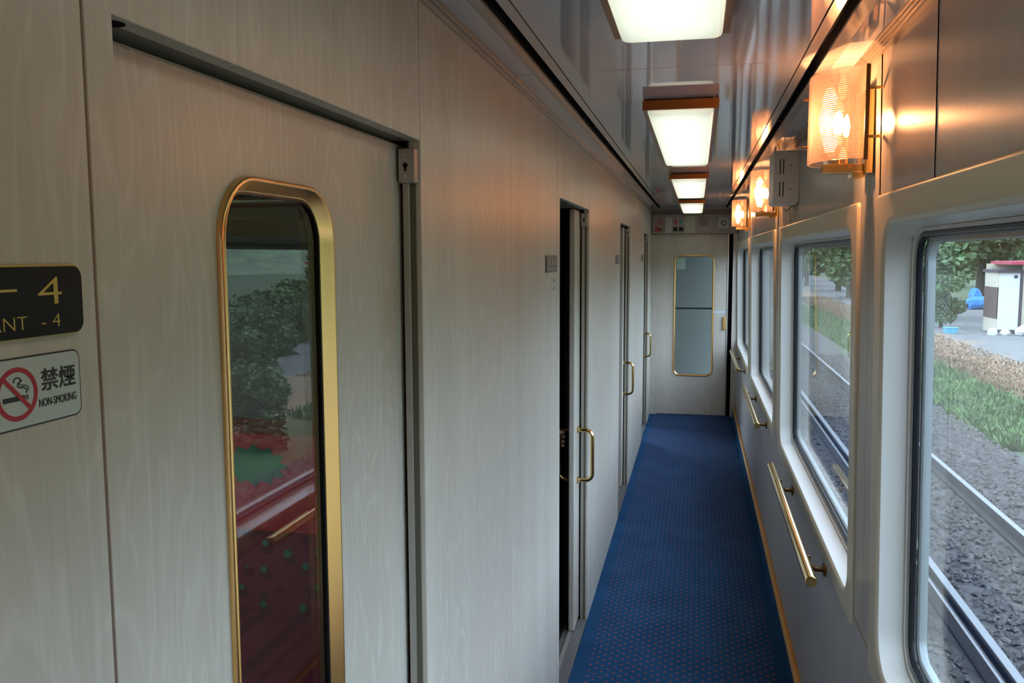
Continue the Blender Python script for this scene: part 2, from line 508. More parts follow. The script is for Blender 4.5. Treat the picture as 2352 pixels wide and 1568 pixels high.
def tube(name, path, r, mat, parent=None, seg=12, caps=True, radii=None):
    path = [Vector(p) for p in path]
    rings = []
    t0 = (path[1]-path[0]).normalized()
    ref = Vector((0, 0, 1)) if abs(t0.z) < 0.9 else Vector((1, 0, 0))
    nrm = t0.cross(ref).normalized()
    for i, p in enumerate(path):
        if i == 0: t = path[1]-path[0]
        elif i == len(path)-1: t = path[-1]-path[-2]
        else: t = (path[i+1]-path[i]).normalized()+(path[i]-path[i-1]).normalized()
        t.normalize()
        nrm = (nrm-t*nrm.dot(t)).normalized()
        bn = t.cross(nrm)
        rad = radii[i] if radii else r
        rings.append([p+nrm*rad*math.cos(2*math.pi*k/seg)+bn*rad*math.sin(2*math.pi*k/seg) for k in range(seg)])
    return loft(name, rings, mat, parent, caps=caps)

def cyl(name, p0, p1, r, mat, parent=None, seg=20):
    return tube(name, [p0, p1], r, mat, parent, seg)

def text(name, body, size, mat, parent, loc, wall='left', sx=1.0, align='LEFT', bold=0.0):
    cu = bpy.data.curves.new(name, 'FONT')
    cu.body = body; cu.size = size; cu.align_x = align; cu.extrude = 0.0002/max(size, 1e-6)*size
    cu.offset = bold
    ob = bpy.data.objects.new(name, cu); COL.objects.link(ob)
    me = bpy.data.meshes.new_from_object(ob.evaluated_get(bpy.context.evaluated_depsgraph_get()))
    bpy.data.objects.remove(ob); bpy.data.curves.remove(cu)
    ax = {'left': (Vector((0, 1, 0)), Vector((0, 0, 1))), 'end': (Vector((1, 0, 0)), Vector((0, 0, 1)))}[wall]
    nr = ax[0].cross(ax[1]); l = Vector(loc)
    for v in me.vertices:
        c = v.co.copy(); v.co = l+ax[0]*c.x*sx+ax[1]*c.y+nr*c.z
    me.materials.clear()
    return link(name, me, mat, parent)

def root(name, loc=(0, 0, 0)):
    o = bpy.data.objects.new(name, None)
    o.empty_display_size = 0.05
    COL.objects.link(o); o.location = loc
    return o

def tag(o, label, cat, group=None, kind=None):
    o['label'] = label; o['category'] = cat
    if group: o['group'] = group
    if kind: o['kind'] = kind
    return o

def struct(o, label=None, cat=None):
    o['kind'] = 'structure'
    if label: o['label'] = label
    if cat: o['category'] = cat
    return o

def reorigin(o, loc):
    """move a root Empty to loc while its children keep their world place"""
    loc = Vector(loc)
    o.location = loc
    for c in o.children:
        c.location = c.location-loc
    return o

def copy_tree(o, parent=None, dy=None):
    c = o.copy(); COL.objects.link(c); c.parent = parent
    for ch in o.children: copy_tree(ch, c)
    return c

# ------------------------------------------------------------------ layout numbers
XL = -0.448                       # face of the left (compartment side) wall
YE, YB = 8.60, -2.40              # end wall, wall behind the viewer
ZC = 2.031                        # ceiling
P = 2.24
CEN = [2.065+P*k for k in (-1, 0, 1, 2)]      # pilaster centres: -0.175, 2.065, 4.305, 6.545
def XW(z):                        # face of the window-side surrounds (leans in towards the top)
    return 0.375+0.014*z/0.68 if z < 0.68 else 0.389-0.020*(z-0.68)
BAYS = [(-1.68, -1.63, -0.88), (0.57, 0.604, 1.36), (2.757, 2.82, 3.60), (5.02, 5.09, 5.85), (7.27, 7.335, 8.09)]
ZD = 1.787                        # door head

# ------------------------------------------------------------------ floor
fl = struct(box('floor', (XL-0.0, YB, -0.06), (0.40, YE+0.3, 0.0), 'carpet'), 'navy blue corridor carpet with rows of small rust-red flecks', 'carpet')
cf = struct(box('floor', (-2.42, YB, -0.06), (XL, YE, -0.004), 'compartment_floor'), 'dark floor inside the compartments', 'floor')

# ------------------------------------------------------------------ left wall: laminate panels with open joints
wl = struct(root('wall_left', (XL, 3.0, 0)), 'pale grey ash laminate panelled wall along the compartments', 'wall')
def wl_child(o):
    o.location = o.location-Vector((XL, 3.0, 0)); o.parent = wl; return o
G = 0.0016
def wpanel(poly_yz):
    o = prism('wall_panel', poly_yz, 'x', XL-0.020, XL, 'ash_laminate')
    bm = bmesh.new(); bm.from_mesh(o.data)
    es = [e for e in bm.edges if all(abs(v.co.x-XL) < 1e-5 for v in e.verts)]
    bmesh.ops.bevel(bm, geom=es, offset=0.0012, segments=2, affect='EDGES', profile=0.5)
    bm.to_mesh(o.data); bm.free(); o.data.update()
    return wl_child(o)
ZT = 2.028
prev = YB
for (s, a, b) in BAYS:
    mid = (prev+s)/2
    if prev == YB:
        wpanel([(prev, 0), (s-G, 0), (s-G, ZT), (prev, ZT)])
    else:
        wpanel([(prev+G, 0), (mid-G*0.4, 0), (mid-G*0.4, ZT), (prev+G, ZT)])
        wpanel([(mid+G*0.4, 0), (s-G, 0), (s-G, ZT), (mid+G*0.4, ZT)])
    # door surround: narrow near post and header in one piece
    wpanel([(s+G, 0), (a, 0), (a, ZD), (b-G, ZD), (b-G, ZT), (s+G, ZT)])
    # dark backing behind the joints
    wl_child(box('backing', (XL-0.024, prev, 0), (XL-0.0205, a-0.004, ZT+0.02), 'seam_backing'))
    wl_child(box('backing', (XL-0.024, a-0.004, ZD+0.004), (XL-0.0205, b+0.004, ZT+0.02), 'seam_backing'))
    prev = b
wpanel([(prev+G, 0), (YE, 0), (YE, ZT), (prev+G, ZT)])
wl_child(box('backing', (XL-0.024, prev, 0), (XL-0.0205, YE, ZT+0.02), 'seam_backing'))
# inner skin of the wall (compartment side)
prev = YB
for (s, a, b) in BAYS:
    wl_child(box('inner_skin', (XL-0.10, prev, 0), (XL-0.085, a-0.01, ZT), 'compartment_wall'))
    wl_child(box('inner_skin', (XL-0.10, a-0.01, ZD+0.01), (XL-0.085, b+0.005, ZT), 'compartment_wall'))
    # soffit of the door head
    wl_child(box('soffit', (XL-0.10, a, ZD), (XL-0.0205, b, ZD+0.006), 'edge_grey'))
    wl_child(cyl('guide_hole', (XL-0.018, a+0.022, ZD+0.001), (XL-0.018, a+0.022, ZD-0.0006), 0.011, 'black_gap'))
    prev = b+0.005
wl_child(box('inner_skin', (XL-0.10, prev, 0), (XL-0.085, YE, ZT), 'compartment_wall'))

# compartments behind it
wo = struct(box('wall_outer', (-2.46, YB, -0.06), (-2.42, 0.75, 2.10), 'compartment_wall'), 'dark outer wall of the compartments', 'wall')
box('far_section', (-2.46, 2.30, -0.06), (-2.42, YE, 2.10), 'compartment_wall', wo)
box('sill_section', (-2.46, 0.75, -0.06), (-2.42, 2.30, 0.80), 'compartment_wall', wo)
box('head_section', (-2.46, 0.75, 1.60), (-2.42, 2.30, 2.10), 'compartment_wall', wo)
box('compartment_pane', (-2.445, 0.75, 0.80), (-2.440, 2.30, 1.60), 'window_glass', wo)  # unseen window opening, added so daylight reaches the bench seat
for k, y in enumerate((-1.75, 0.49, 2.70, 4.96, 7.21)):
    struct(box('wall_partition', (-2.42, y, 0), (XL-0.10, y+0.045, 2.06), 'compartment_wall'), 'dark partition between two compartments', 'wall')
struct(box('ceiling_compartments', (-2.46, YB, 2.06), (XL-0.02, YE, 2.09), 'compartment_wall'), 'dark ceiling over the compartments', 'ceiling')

# ------------------------------------------------------------------ sliding compartment doors
XLEAF = -0.4855
def brass_u_handle(parent, x, y, z0, z1, reach, mat='brass'):
    """U-shaped pull, reach > 0 stands into the corridor"""
    r = 0.0085; c = 0.030; s = 1 if reach > 0 else -1
    path = [(x, y, z0)]
    for i in range(7):
        t = math.pi/2*i/6
        path.append((x+reach-s*c+s*c*math.sin(t), y, z0+c-c*math.cos(t)))
    for i in range(7):
        t = math.pi/2*i/6
        path.append((x+reach-s*c+s*c*math.cos(t), y, z1-c+c*math.sin(t)))
    path.append((x, y, z1))
    h = tube('handle', path, r, mat, parent, seg=14)
    for z in (z0, z1):
        cyl('flange', (x, y, z), (x+s*0.003, y, z), 0.0165, mat, h)
    return h

def sliding_door(name, bay, y0, label):
    s, a, b = bay
    d = root(name, (XLEAF, y0, 0)); struct(d, label, 'door')
    y1 = y0+0.86; t = 0.025
    hole = (y0+0.222, y0+0.478, 0.42, 1.676, 0.060)
    n = 8
    def ring(pts, x): return [(x, p[0], p[1]) for p in pts]
    o = rr(y0, y1, 0.012, ZD-0.004, 0.002, n); oi = rr(y0+0.0015, y1-0.0015, 0.0135, ZD-0.0055, 0.002, n); oj = rr(y0+0.005, y1-0.005, 0.017, ZD-0.009, 0.002, n); h = rr(hole[0]-0.003, hole[1]+0.003, hole[2]-0.003, hole[3]+0.003, hole[4]+0.003, n)
    loft('leaf', [ring(oj, XLEAF-t), ring(oi, XLEAF-t+0.0015), ring(o, XLEAF-t+0.005), ring(o, XLEAF-0.005), ring(oi, XLEAF-0.0015), ring(oj, XLEAF), ring(h, XLEAF), ring(h, XLEAF-t)], 'ash_laminate', d, closed=True, smooth=False)
    # brass window frame, rounded bead
    def off(e): return rr(hole[0]-e, hole[1]+e, hole[2]-e, hole[3]+e, hole[4]+e, n)
    prof = [(0.0110, 0.0), (0.0110, 0.0065), (0.0095, 0.0085), (0.0070, 0.0088), (0.0050, 0.0075), (-0.0030, -0.0060), (-0.0050, -0.0066), (-0.0050, -0.0085)]
    fr = loft('window_frame', [ring(off(e), XLEAF+x) for e, x in prof], 'brass_satin', d, ang=60)
    loft('window_gasket', [ring(off(e), XLEAF+x) for e, x in ((0.002, -0.0070), (-0.0078, -0.0070), (-0.0078, -0.0150), (0.002, -0.0150))], 'gasket', d, closed=True)
    gl = off(-0.001)
    loft('window_pane', [ring(gl, XLEAF-0.0155), ring(gl, XLEAF-0.0105)], 'smoked_glass', d, caps=True, ang=20)
    
    brass_u_handle(d, XLEAF, y0+0.085, 0.645, 0.862, 0.064)
    brass_u_handle(d, XLEAF-t, y0+0.085, 0.645, 0.862, -0.052)
    # far jamb: metal seal strip, rubber, key box (belongs to the doorway)
    box('jamb_strip', (XL-0.0305, b-0.004, 0.0), (XL-0.0185, b+0.010, ZD-0.03), 'jamb_metal', d, 0.0015)
    box('jamb_rubber', (XL-0.0185, b-0.001, 0.0), (XL-0.009, b+0.006, ZD-0.03), 'olive_rubber', d)
    kb = box('lock_box', (XL-0.0335, b-0.016, 1.7175), (XL-0.0035, b+0.004, 1.7735), 'jamb_metal', d, 0.0025)
    yk = b-0.0163; xk = XL-0.0205
    for z in (1.7285, 1.7625):
        cyl('screw', (xk, yk, z), (xk, yk-0.0008, z), 0.0030, 'screw', kb, 12)
    cyl('keyhole', (xk, yk, 1.7465), (xk, yk-0.0007, 1.7465), 0.0043, 'box_dark', kb, 16)
    box('keyhole_slot', (xk-0.0021, yk-0.0007, 1.7365), (xk+0.0021, yk, 1.7465), 'box_dark', kb)
    # metal threshold
    box('threshold', (XL-0.085, a, -0.003), (XL-0.001, b, 0.004), 'sill_metal', d)
    box('floor_track', (XLEAF-0.024, a, 0.004), (XLEAF-0.010, b, 0.010), 'jamb_metal', d)
    for c in d.children:
        c.location = c.location-d.location
    return d
sliding_door('door_1', BAYS[1], 0.590, 'nearest compartment door, closed, tall smoked window in a rounded brass frame')
sliding_door('door_2', BAYS[2], 3.455, 'second compartment door, slid open into the wall, brass pull handle at its edge')
sliding_door('door_3', BAYS[3], 5.765, 'third compartment door from the viewer, slid open with brass pull handle')
sliding_door('door_4', BAYS[4], 7.995, 'farthest compartment door on the left, slid open with brass pull handle')

# ------------------------------------------------------------------ window side wall
wr = struct(root('wall_right', (0.385, 3.0, 0)), 'window side wall of grey ash laminate with lamp pilasters', 'wall')
def wr_child(o):
    o.location = o.location-Vector((0.385, 3.0, 0)); o.parent = wr; return o
DW = 0.009   # wall face lies this far behind the surrounds
def wall_slab(name, y0, y1, z0, z1, mat, dx=DW, thick=0.082, n=6):
    zs = [z0+(z1-z0)*i/n for i in range(n+1)]
    if z0 < 0.68 < z1: zs = sorted(set(zs+[0.68]))
    prof = [(XW(z)+dx, z) for z in zs]+[(XW(z)+dx+thick, z) for z in reversed(zs)]
    return wr_child(extrude_y(name, prof, y0, y1, mat))
wall_slab('lower_panel', YB, YE, 0.0, 0.705, 'grey_laminate', dx=0.004, thick=0.09)
for c in CEN+[CEN[0]-P]:
    # pilaster between the windows: two halves with a seam, run up to the cornice
    wall_slab('pilaster', max(YB, c-0.105), c-0.001, 0.70, 2.03, 'ash_laminate_satin', dx=DW-0.002)
    wall_slab('pilaster', c+0.001, c+0.105, 0.70, 2.03, 'ash_laminate_satin', dx=DW-0.002)
    wall_slab('pilaster_core', max(YB, c-0.130), c+0.130, 0.70, 1.715, 'seam_backing', dx=DW+0.004, thick=0.078)
    wall_slab('upper_panel', max(YB, c-0.165), max(YB, c-0.105)-0.0008, 1.70, 2.03, 'ash_laminate_satin')
    wall_slab('upper_panel', c+0.1058, c+0.165, 1.70, 2.03, 'ash_laminate_satin')
    y1 = min(YE, c+P-0.535)
    wall_slab('upper_panel', c+0.166, y1-0.001, 1.70, 2.03, 'ash_laminate_satin')
    if c+P-0.165 < YE:
        wall_slab('joint_strip', y1, y1+0.014, 1.70, 2.03, 'ash_laminate_satin', dx=DW-0.0015)
        wall_slab('upper_panel', y1+0.015, c+P-0.166, 1.70, 2.03, 'ash_laminate_satin')
wall_slab('wall_core', YB, YE, 1.69, 2.06, 'seam_backing', dx=DW+0.004, thick=0.085)
wall_slab('upper_panel', CEN[3]+P-0.535, YE, 1.70, 2.03, 'ash_laminate_satin')
wall_slab('end_post', 8.60, 8.75, 0.0, 2.03, 'seam_backing', dx=0.0)

# windows: surround plate with splayed reveal, lip, gasket, pane, outer frame
def train_window(idx, y_far, label):
    y0, y1 = y_far-1.87, y_far
    z0, z1 = 0.725, 1.658
    w = struct(root('window_%d' % idx, (0.39, (y0+y1)/2, z0)), label, 'window')
    n = 10
    R0 = 0.075
    def rg(e, d, r=None):
        rad = max(0.004, (R0+e) if r is None else r)
        return [(XW(z)+d, y, z) for y, z in rr(y0-e, y1+e, z0-e, z1+e, rad, n)]
    def rect(e0, e1, eb, et, d, r):
        return [(XW(z)+d, y, z) for y, z in rr(y0-e0, y1+e1, z0-eb, z1+et, r, n)]
    far_m = 0.080 if y1+0.1 < YE else YE-y1-0.002
    near_m = 0.078
    plate = loft('surround', [rect(near_m, far_m, 0.055, 0.064, 0.016, 0.016), rect(near_m, far_m, 0.055, 0.064, 0.004, 0.016),
                      rect(near_m-0.004, far_m-0.004, 0.051, 0.060, 0.0, 0.013), rect(near_m-0.007, far_m-0.007, 0.048, 0.057, 0.0, 0.012), rg(0.018, 0.0), rg(0.014, 0.0), rg(0.006, 0.0015), rg(0.001, 0.006)], 'surround_cream', w, ang=50)
    loft('reveal', [rg(0.001, 0.006), rg(0.0, 0.012), rg(-0.004, 0.046), rg(-0.006, 0.050), rg(-0.007, 0.053), rg(-0.007, 0.070)], 'window_white', w, ang=50)
    loft('inner_lip', [rg(-0.007, 0.058), rg(-0.008, 0.055), rg(-0.013, 0.054), rg(-0.015, 0.057), rg(-0.015, 0.072)], 'window_white', w, ang=50)
    loft('gasket', [rg(-0.015, 0.062), rg(-0.017, 0.060), rg(-0.026, 0.062), rg(-0.028, 0.066), rg(-0.028, 0.071)], 'gasket', w, ang=50)
    loft('zip_strip', [rg(-0.0205, 0.0603), rg(-0.022, 0.0588), rg(-0.0235, 0.0603)], 'zip_strip', w, ang=80)
    loft('pane', [rg(-0.022, 0.0690), rg(-0.022, 0.0730)], 'window_glass', w, caps=True, ang=20)
    loft('outer_frame', [rg(-0.026, 0.074), rg(-0.034, 0.075), rg(-0.037, 0.079), rg(-0.036, 0.094), rg(0.03, 0.094)], 'outer_frame', w, ang=40)
    for c in w.children: c.location = c.location-w.location
    return w
train_window(1, 1.885, 'nearest wide train window in a deep white rounded reveal, trackside view')
train_window(2, 4.125, 'second train window from the viewer, above the longest brass handrail')
train_window(3, 6.365, 'third train window from the viewer, in a deep white reveal')
train_window(4, 8.570, 'farthest train window, beside the end door')
wall_slab('blocking_panel', YB, CEN[0]-0.106, 0.70, 1.715, 'ash_laminate_satin')  # unseen solid panel instead of a window, cuts daylight on the near left wall

# kick board in carpet with gold edge
kb = struct(extrude_y('baseboard_right', [(0.358, 0.0), (0.362, 0.092), (0.366, 0.096), (0.386, 0.096), (0.386, 0.0)], YB, YE, 'carpet_plain'), 'navy carpet kick board under the windows', 'kick board')
extrude_y('gold_edge', [(0.3585, 0.0965), (0.3645, 0.1060), (0.3680, 0.1085), (0.380, 0.1085), (0.380, 0.0965)], YB, YE, 'gold_trim', kb)

# ------------------------------------------------------------------ ceiling
ce = struct(box('ceiling', (XL-0.05, YB, 2.075), (0.52, YE+0.2, 2.11), 'seam_backing'), 'glossy grey panelled train ceiling with two black slots', 'ceiling')
edges = [YB]+[2.065+P*k for k in (-1, 0, 1, 2)]+[YE]
for y0, y1 in zip(edges[:-1], edges[1:]):
    a, b = y0+0.0015, y1-0.0015
    if y0 == YB: a = y0
    if y1 == YE: b = y1
    def strip(name, x0, x1, z0, z1, mat, th=0.006):
        return extrude_y(name, [(x0, z0), (x1, z1), (x1, z1+th), (x0, z0+th)], a, b, mat, ce)
    # main sheet gets a grid so its slow waviness can live in the normals
    box('ceiling_panel', (-0.3205, a, ZC), (0.2185, b, ZC+0.006), 'ceiling_gloss', ce, 0.001, 1)
    strip('ceiling_strip', -0.343, -0.3225, ZC-0.001, ZC-0.001, 'ceiling_strip')
    strip('ceiling_strip', 0.2205, 0.2415, ZC-0.001, ZC-0.001, 'ceiling_strip')
    strip('ceiling_bevel', -0.392, -0.3645, ZC+0.001, ZC-0.007, 'ceiling_bevel')
    strip('ceiling_bevel', 0.2625, 0.297, ZC-0.007, ZC+0.001, 'ceiling_bevel')
    strip('side_panel', -0.433, -0.392, ZC, ZC, 'ceiling_gloss')
    strip('side_panel', 0.297, 0.345, ZC, ZC, 'ceiling_gloss')
    extrude_y('cornice', [(XL-0.002, 2.010), (XL+0.005, 2.010), (XL+0.006, 2.018), (XL+0.010, 2.020), (XL+0.011, 2.026), (XL+0.015, 2.027), (XL+0.016, ZC+0.004), (XL-0.002, ZC+0.004)], a, b, 'cornice_metal', ce)
    extrude_y('cornice', [(0.374, 2.014), (0.361, 2.014), (0.3605, 2.019), (0.356, 2.0195), (0.3555, 2.024), (0.3505, 2.0245), (0.350, 2.0285), (0.3445, 2.029), (0.344, ZC+0.004), (0.374, ZC+0.004)], a, b, 'cornice_metal', ce)
for x0, x1 in ((-0.3645, -0.343), (0.2415, 0.2625)):
    box('air_slot', (x0-0.004, YB, 2.056), (x1+0.004, 8.30, 2.060), 'slot_black', ce)
    box('air_slot', (x0-0.003, YB, ZC+0.002), (x0+0.0005, 8.30, 2.058), 'slot_black', ce)
    box('air_slot', (x1-0.0005, YB, ZC+0.002), (x1+0.003, 8.30, 2.058), 'slot_black', ce)
    for y in (-0.6, 1.2, 3.0, 4.8, 6.6):
        box('slot_bridge', (x0+0.001, y, ZC+0.008), (x1-0.001, y+0.03, ZC+0.012), 'box_dark', ce)
    box('slot_end', (x0-0.001, 8.30, ZC), (x1+0.001, YE, ZC+0.006), 'ceiling_strip', ce)

# ------------------------------------------------------------------ ceiling lamps
def ceiling_lamp(y0, label):
    y1 = y0+1.435
    t = tag(root('ceiling_lamp', (-0.054, (y0+y1)/2, ZC)), label, 'ceiling lamp', 'ceiling lamps along the corridor')
    x0, x1 = -0.158, 0.050
    fr = rr(x0, x1, y0, y1, 0.002, 3); fi = rr(x0+0.012, x1-0.012, y0+0.012, y1-0.012, 0.008, 3)
    loft('frame', [[(a, b, ZC-0.006) for a, b in fr], [(a, b, ZC-0.032) for a, b in fr], [(a, b, ZC-0.032) for a, b in fi], [(a, b, ZC-0.006) for a, b in fi]], 'lamp_bronze', t, closed=True, ang=30)
    fb = rr(x0+0.014, x1-0.014, y0+0.016, y1-0.016, 0.002, 3)
    loft('base_plate', [[(a, b, ZC-0.001) for a, b in fb], [(a, b, ZC-0.012) for a, b in fb]], 'box_dark', t, caps=True, ang=30)
    n = 6
    rings = []
    for e, z in ((0.013, -0.028), (0.0135, -0.036), (0.016, -0.0415), (0.021, -0.0445), (0.028, -0.0455)):
        rings.append([(a, b, ZC+z) for a, b in rr(x0+e, x1-e, y0+e, y1-e, 0.012, n)])
    loft('diffuser', rings, 'lamp_diffuser', t, caps=True, ang=60)
    for x in (-0.115, 0.012):
        cyl('mounting_pin', (x, y0+0.03, ZC), (x, y0+0.03, ZC-0.004), 0.003, 'screw', t, 8)
    for c in t.children: c.location = c.location-t.location
    return t
ceiling_lamp(0.21, 'nearest rectangular ceiling lamp, cut off by the top of the picture')
ceiling_lamp(2.45, 'second ceiling lamp from the viewer, white diffuser with bronze end bar')
ceiling_lamp(4.69, 'third ceiling lamp from the viewer, between second lamp and end wall')
ceiling_lamp(6.93, 'farthest and smallest ceiling lamp, nearest the end door')

# ------------------------------------------------------------------ end wall and door
we = struct(root('wall_end', (0, YE, 0)), 'end wall of the corridor with header panel', 'wall')
def we_child(o):
    o.location = o.location-Vector((0, YE, 0)); o.parent = we; return o
we_child(box('left_post', (XL-0.02, YE, 0), (-0.385, YE+0.03, 1.80), 'ash_laminate'))
we_child(box('right_post', (0.336, YE-0.002, 0), (0.50, YE+0.03, 1.80), 'ash_laminate'))
we_child(box('lintel', (XL-0.02, YE, 1.795), (0.50, YE+0.03, 2.06), 'panel_taupe'))
we_child(box('gap_back', (0.290, YE+0.045, 0), (0.345, YE+0.06, 1.80), 'black_gap'))
we_child(box('gap_side', (0.334, YE+0.002, 0), (0.3375, YE+0.06, 1.80), 'black_gap'))
hp = we_child(box('header_panel', (-0.442, YE-0.042, 1.802), (0.366, YE, 1.988), 'panel_taupe', None, 0.003))
de = struct(root('door_5', (-0.05, YE+0.02, 0)), 'corridor end door with tall gold-framed rounded window', 'door')
yd = YE+0.018
n = 8
hx = (-0.214, 0.152, 0.405, 1.583, 0.055)
def eo(e): return rr(hx[0]-e, hx[1]+e, hx[2]-e, hx[3]+e, hx[4]+e, n)
def ringe(p, y): return [(a, y, b) for a, b in p]
o_ = rr(-0.386, 0.298, 0.006, 1.796, 0.002, n)
loft('leaf', [ringe(o_, yd+0.035), ringe(o_, yd), ringe(eo(-0.005), yd), ringe(eo(-0.005), yd+0.035)], 'ash_laminate', de, closed=True, ang=30)
loft('window_frame', [ringe(eo(e), yd-d) for e, d in ((0.012, 0), (0.012, 0.005), (0.008, 0.009), (0.002, 0.009), (-0.004, 0.004), (-0.007, -0.01))], 'brass_satin', de, ang=60)
loft('window_pane', [ringe(eo(-0.004), yd+0.012), ringe(eo(-0.004), yd+0.017)], 'end_door_glass', de, caps=True, ang=20)
box('edge_strip', (0.283, yd-0.006, 0.006), (0.298, yd, 1.796), 'aluminium', de, 0.002)
pb = box('pull', (0.250, yd-0.022, 0.862), (0.282, yd, 0.988), 'brass_satin', de, 0.005)
box('label', (0.166, yd-0.001, 1.028), (0.276, yd, 1.042), 'label_blue', de)
box('glass_sticker', (-0.205, yd+0.0105, 1.455), (-0.118, yd+0.0118, 1.565), 'label_green', de)
box('guard_bar', (-0.236, yd+0.040, 1.057), (0.175, yd+0.050, 1.073), 'bar_green', de)
for c in de.children: c.location = c.location-de.location
# vestibule beyond the glass
struct(box('wall_vestibule', (-1.0, 9.75, 0), (0.9, 9.80, 2.1), 'vestibule_grey'), 'grey vestibule wall beyond the end door glass', 'wall')
struct(box('floor_vestibule', (-1.0, YE+0.3, -0.06), (0.9, 9.75, 0.0), 'vestibule_grey'), 'vestibule floor', 'floor')
struct(box('ceiling_vestibule', (-1.0, YE+0.03, 2.06), (0.9, 9.8, 2.1), 'vestibule_grey'), 'vestibule ceiling', 'ceiling')
struct(box('wall_vestibule', (-1.04, YE, 0), (-1.0, 9.8, 2.1), 'vestibule_grey'), 'left vestibule wall', 'wall')
# back wall behind the viewer
struct(box('wall_back', (XL-0.02, YB-0.05, 0), (0.52, YB, 2.1), 'ash_laminate'), 'panelled wall behind the viewer', 'wall')

# header furniture
yh = YE-0.042
t = tag(root('emergency_button', (-0.36, yh, 1.86)), 'red emergency label with dark round button at header panel left', 'button')
box('notice', (-0.405, yh-0.001, 1.838), (-0.315, yh, 1.968), 'panel_taupe', t)
box('faded_print', (-0.385, yh-0.0015, 1.885), (-0.335, yh-0.001, 1.950), 'sign_faded_red', t)
box('red_label', (-0.414, yh-0.003, 1.822), (-0.372, yh, 1.862), 'sign_red', t, 0.001)
cyl('button', (-0.358, yh, 1.842), (-0.358, yh-0.012, 1.842), 0.016, 'sign_brown', t)
for c in t.children: c.location = c.location-t.location
t = tag(box('blank_plate', (-0.315, yh-0.002, 1.808), (-0.251, yh, 1.962), 'panel_white', None, 0.0008), 'plain pale plate on header left of the toilet sign', 'plate')
t = tag(root('toilet_sign', (-0.20, yh, 1.88)), 'toilet sign with red woman and blue man above two dark lamps', 'sign')
box('panel', (-0.246, yh-0.002, 1.806), (-0.132, yh, 1.968), 'panel_taupe', t, 0.0008)
def figure(name, cx, mat, skirt):
    body = [(cx-0.004, 1.932), (cx+0.004, 1.932), (cx+(0.011 if skirt else 0.012), 1.921), (cx+(0.014 if skirt else 0.011), 1.905 if skirt else 1.90), (cx+0.006, 1.900), (cx+0.004, 1.882), (cx-0.004, 1.882), (cx-0.006, 1.900), (cx-(0.014 if skirt else 0.011), 1.905 if skirt else 1.90), (cx-(0.011 if skirt else 0.012), 1.921)]
    f = prism(name, body, 'y', yh-0.0035, yh-0.002, mat, t)
    cyl('head', (cx, yh-0.0035, 1.938), (cx, yh-0.002, 1.938), 0.0062, mat, f, 12)
figure('woman_figure', -0.216, 'sign_red', True)
figure('man_figure', -0.168, 'sign_blue', False)
box('indicator', (-0.238, yh-0.004, 1.824), (-0.197, yh-0.002, 1.864), 'box_dark', t, 0.001)
box('indicator', (-0.184, yh-0.004, 1.824), (-0.143, yh-0.002, 1.864), 'box_dark', t, 0.001)
for c in t.children: c.location = c.location-t.location
tag(box('blank_plate', (-0.127, yh-0.002, 1.806), (-0.030, yh, 1.970), 'panel_cream', None, 0.0008), 'plain cream plate on header between toilet sign and speaker', 'plate')
t = tag(root('speaker_grille', (0.046, yh, 1.915)), 'round speaker grille with slanting slots on the header panel', 'speaker')
for i in range(-4, 5):
    o = 0.0105*i; hl = math.sqrt(max(0.0001, 0.047**2-o**2))
    c, s = math.cos(math.radians(-55)), math.sin(math.radians(-55))
    px, pz = 0.046-s*o, 1.915+c*o
    q = [(px+c*hl*e1-s*0.0026*e2, pz+s*hl*e1+c*0.0026*e2) for e1, e2 in ((-1, -1), (1, -1), (1, 1), (-1, 1))]
    prism('slot', q, 'y', yh-0.0012, yh, 'sign_brown', t)
for c in t.children: c.location = c.location-t.location
t = tag(root('warning_sticker', (0.24, yh, 1.90)), 'pale square sticker with brown ring at the header right end', 'sticker')
box('sheet', (0.190, yh-0.001, 1.852), (0.288, yh, 1.953), 'sign_faded_red', t)
bpy.data.objects[t.children[0].name].data.materials[0] = MAT['panel_white']
rg_o = [(0.239+0.025*math.cos(2*math.pi*i/24), 1.900+0.028*math.sin(2*math.pi*i/24)) for i in range(24)]
rg_i = [(0.242+0.013*math.cos(2*math.pi*i/24), 1.902+0.016*math.sin(2*math.pi*i/24)) for i in range(24)]
loft('ring', [[(a, yh-0.001, b) for a, b in rg_o], [(a, yh-0.002, b) for a, b in rg_o], [(a, yh-0.002, b) for a, b in rg_i], [(a, yh-0.001, b) for a, b in rg_i]], 'sign_brown', t, closed=True, smooth=False)
for c in t.children: c.location = c.location-t.location

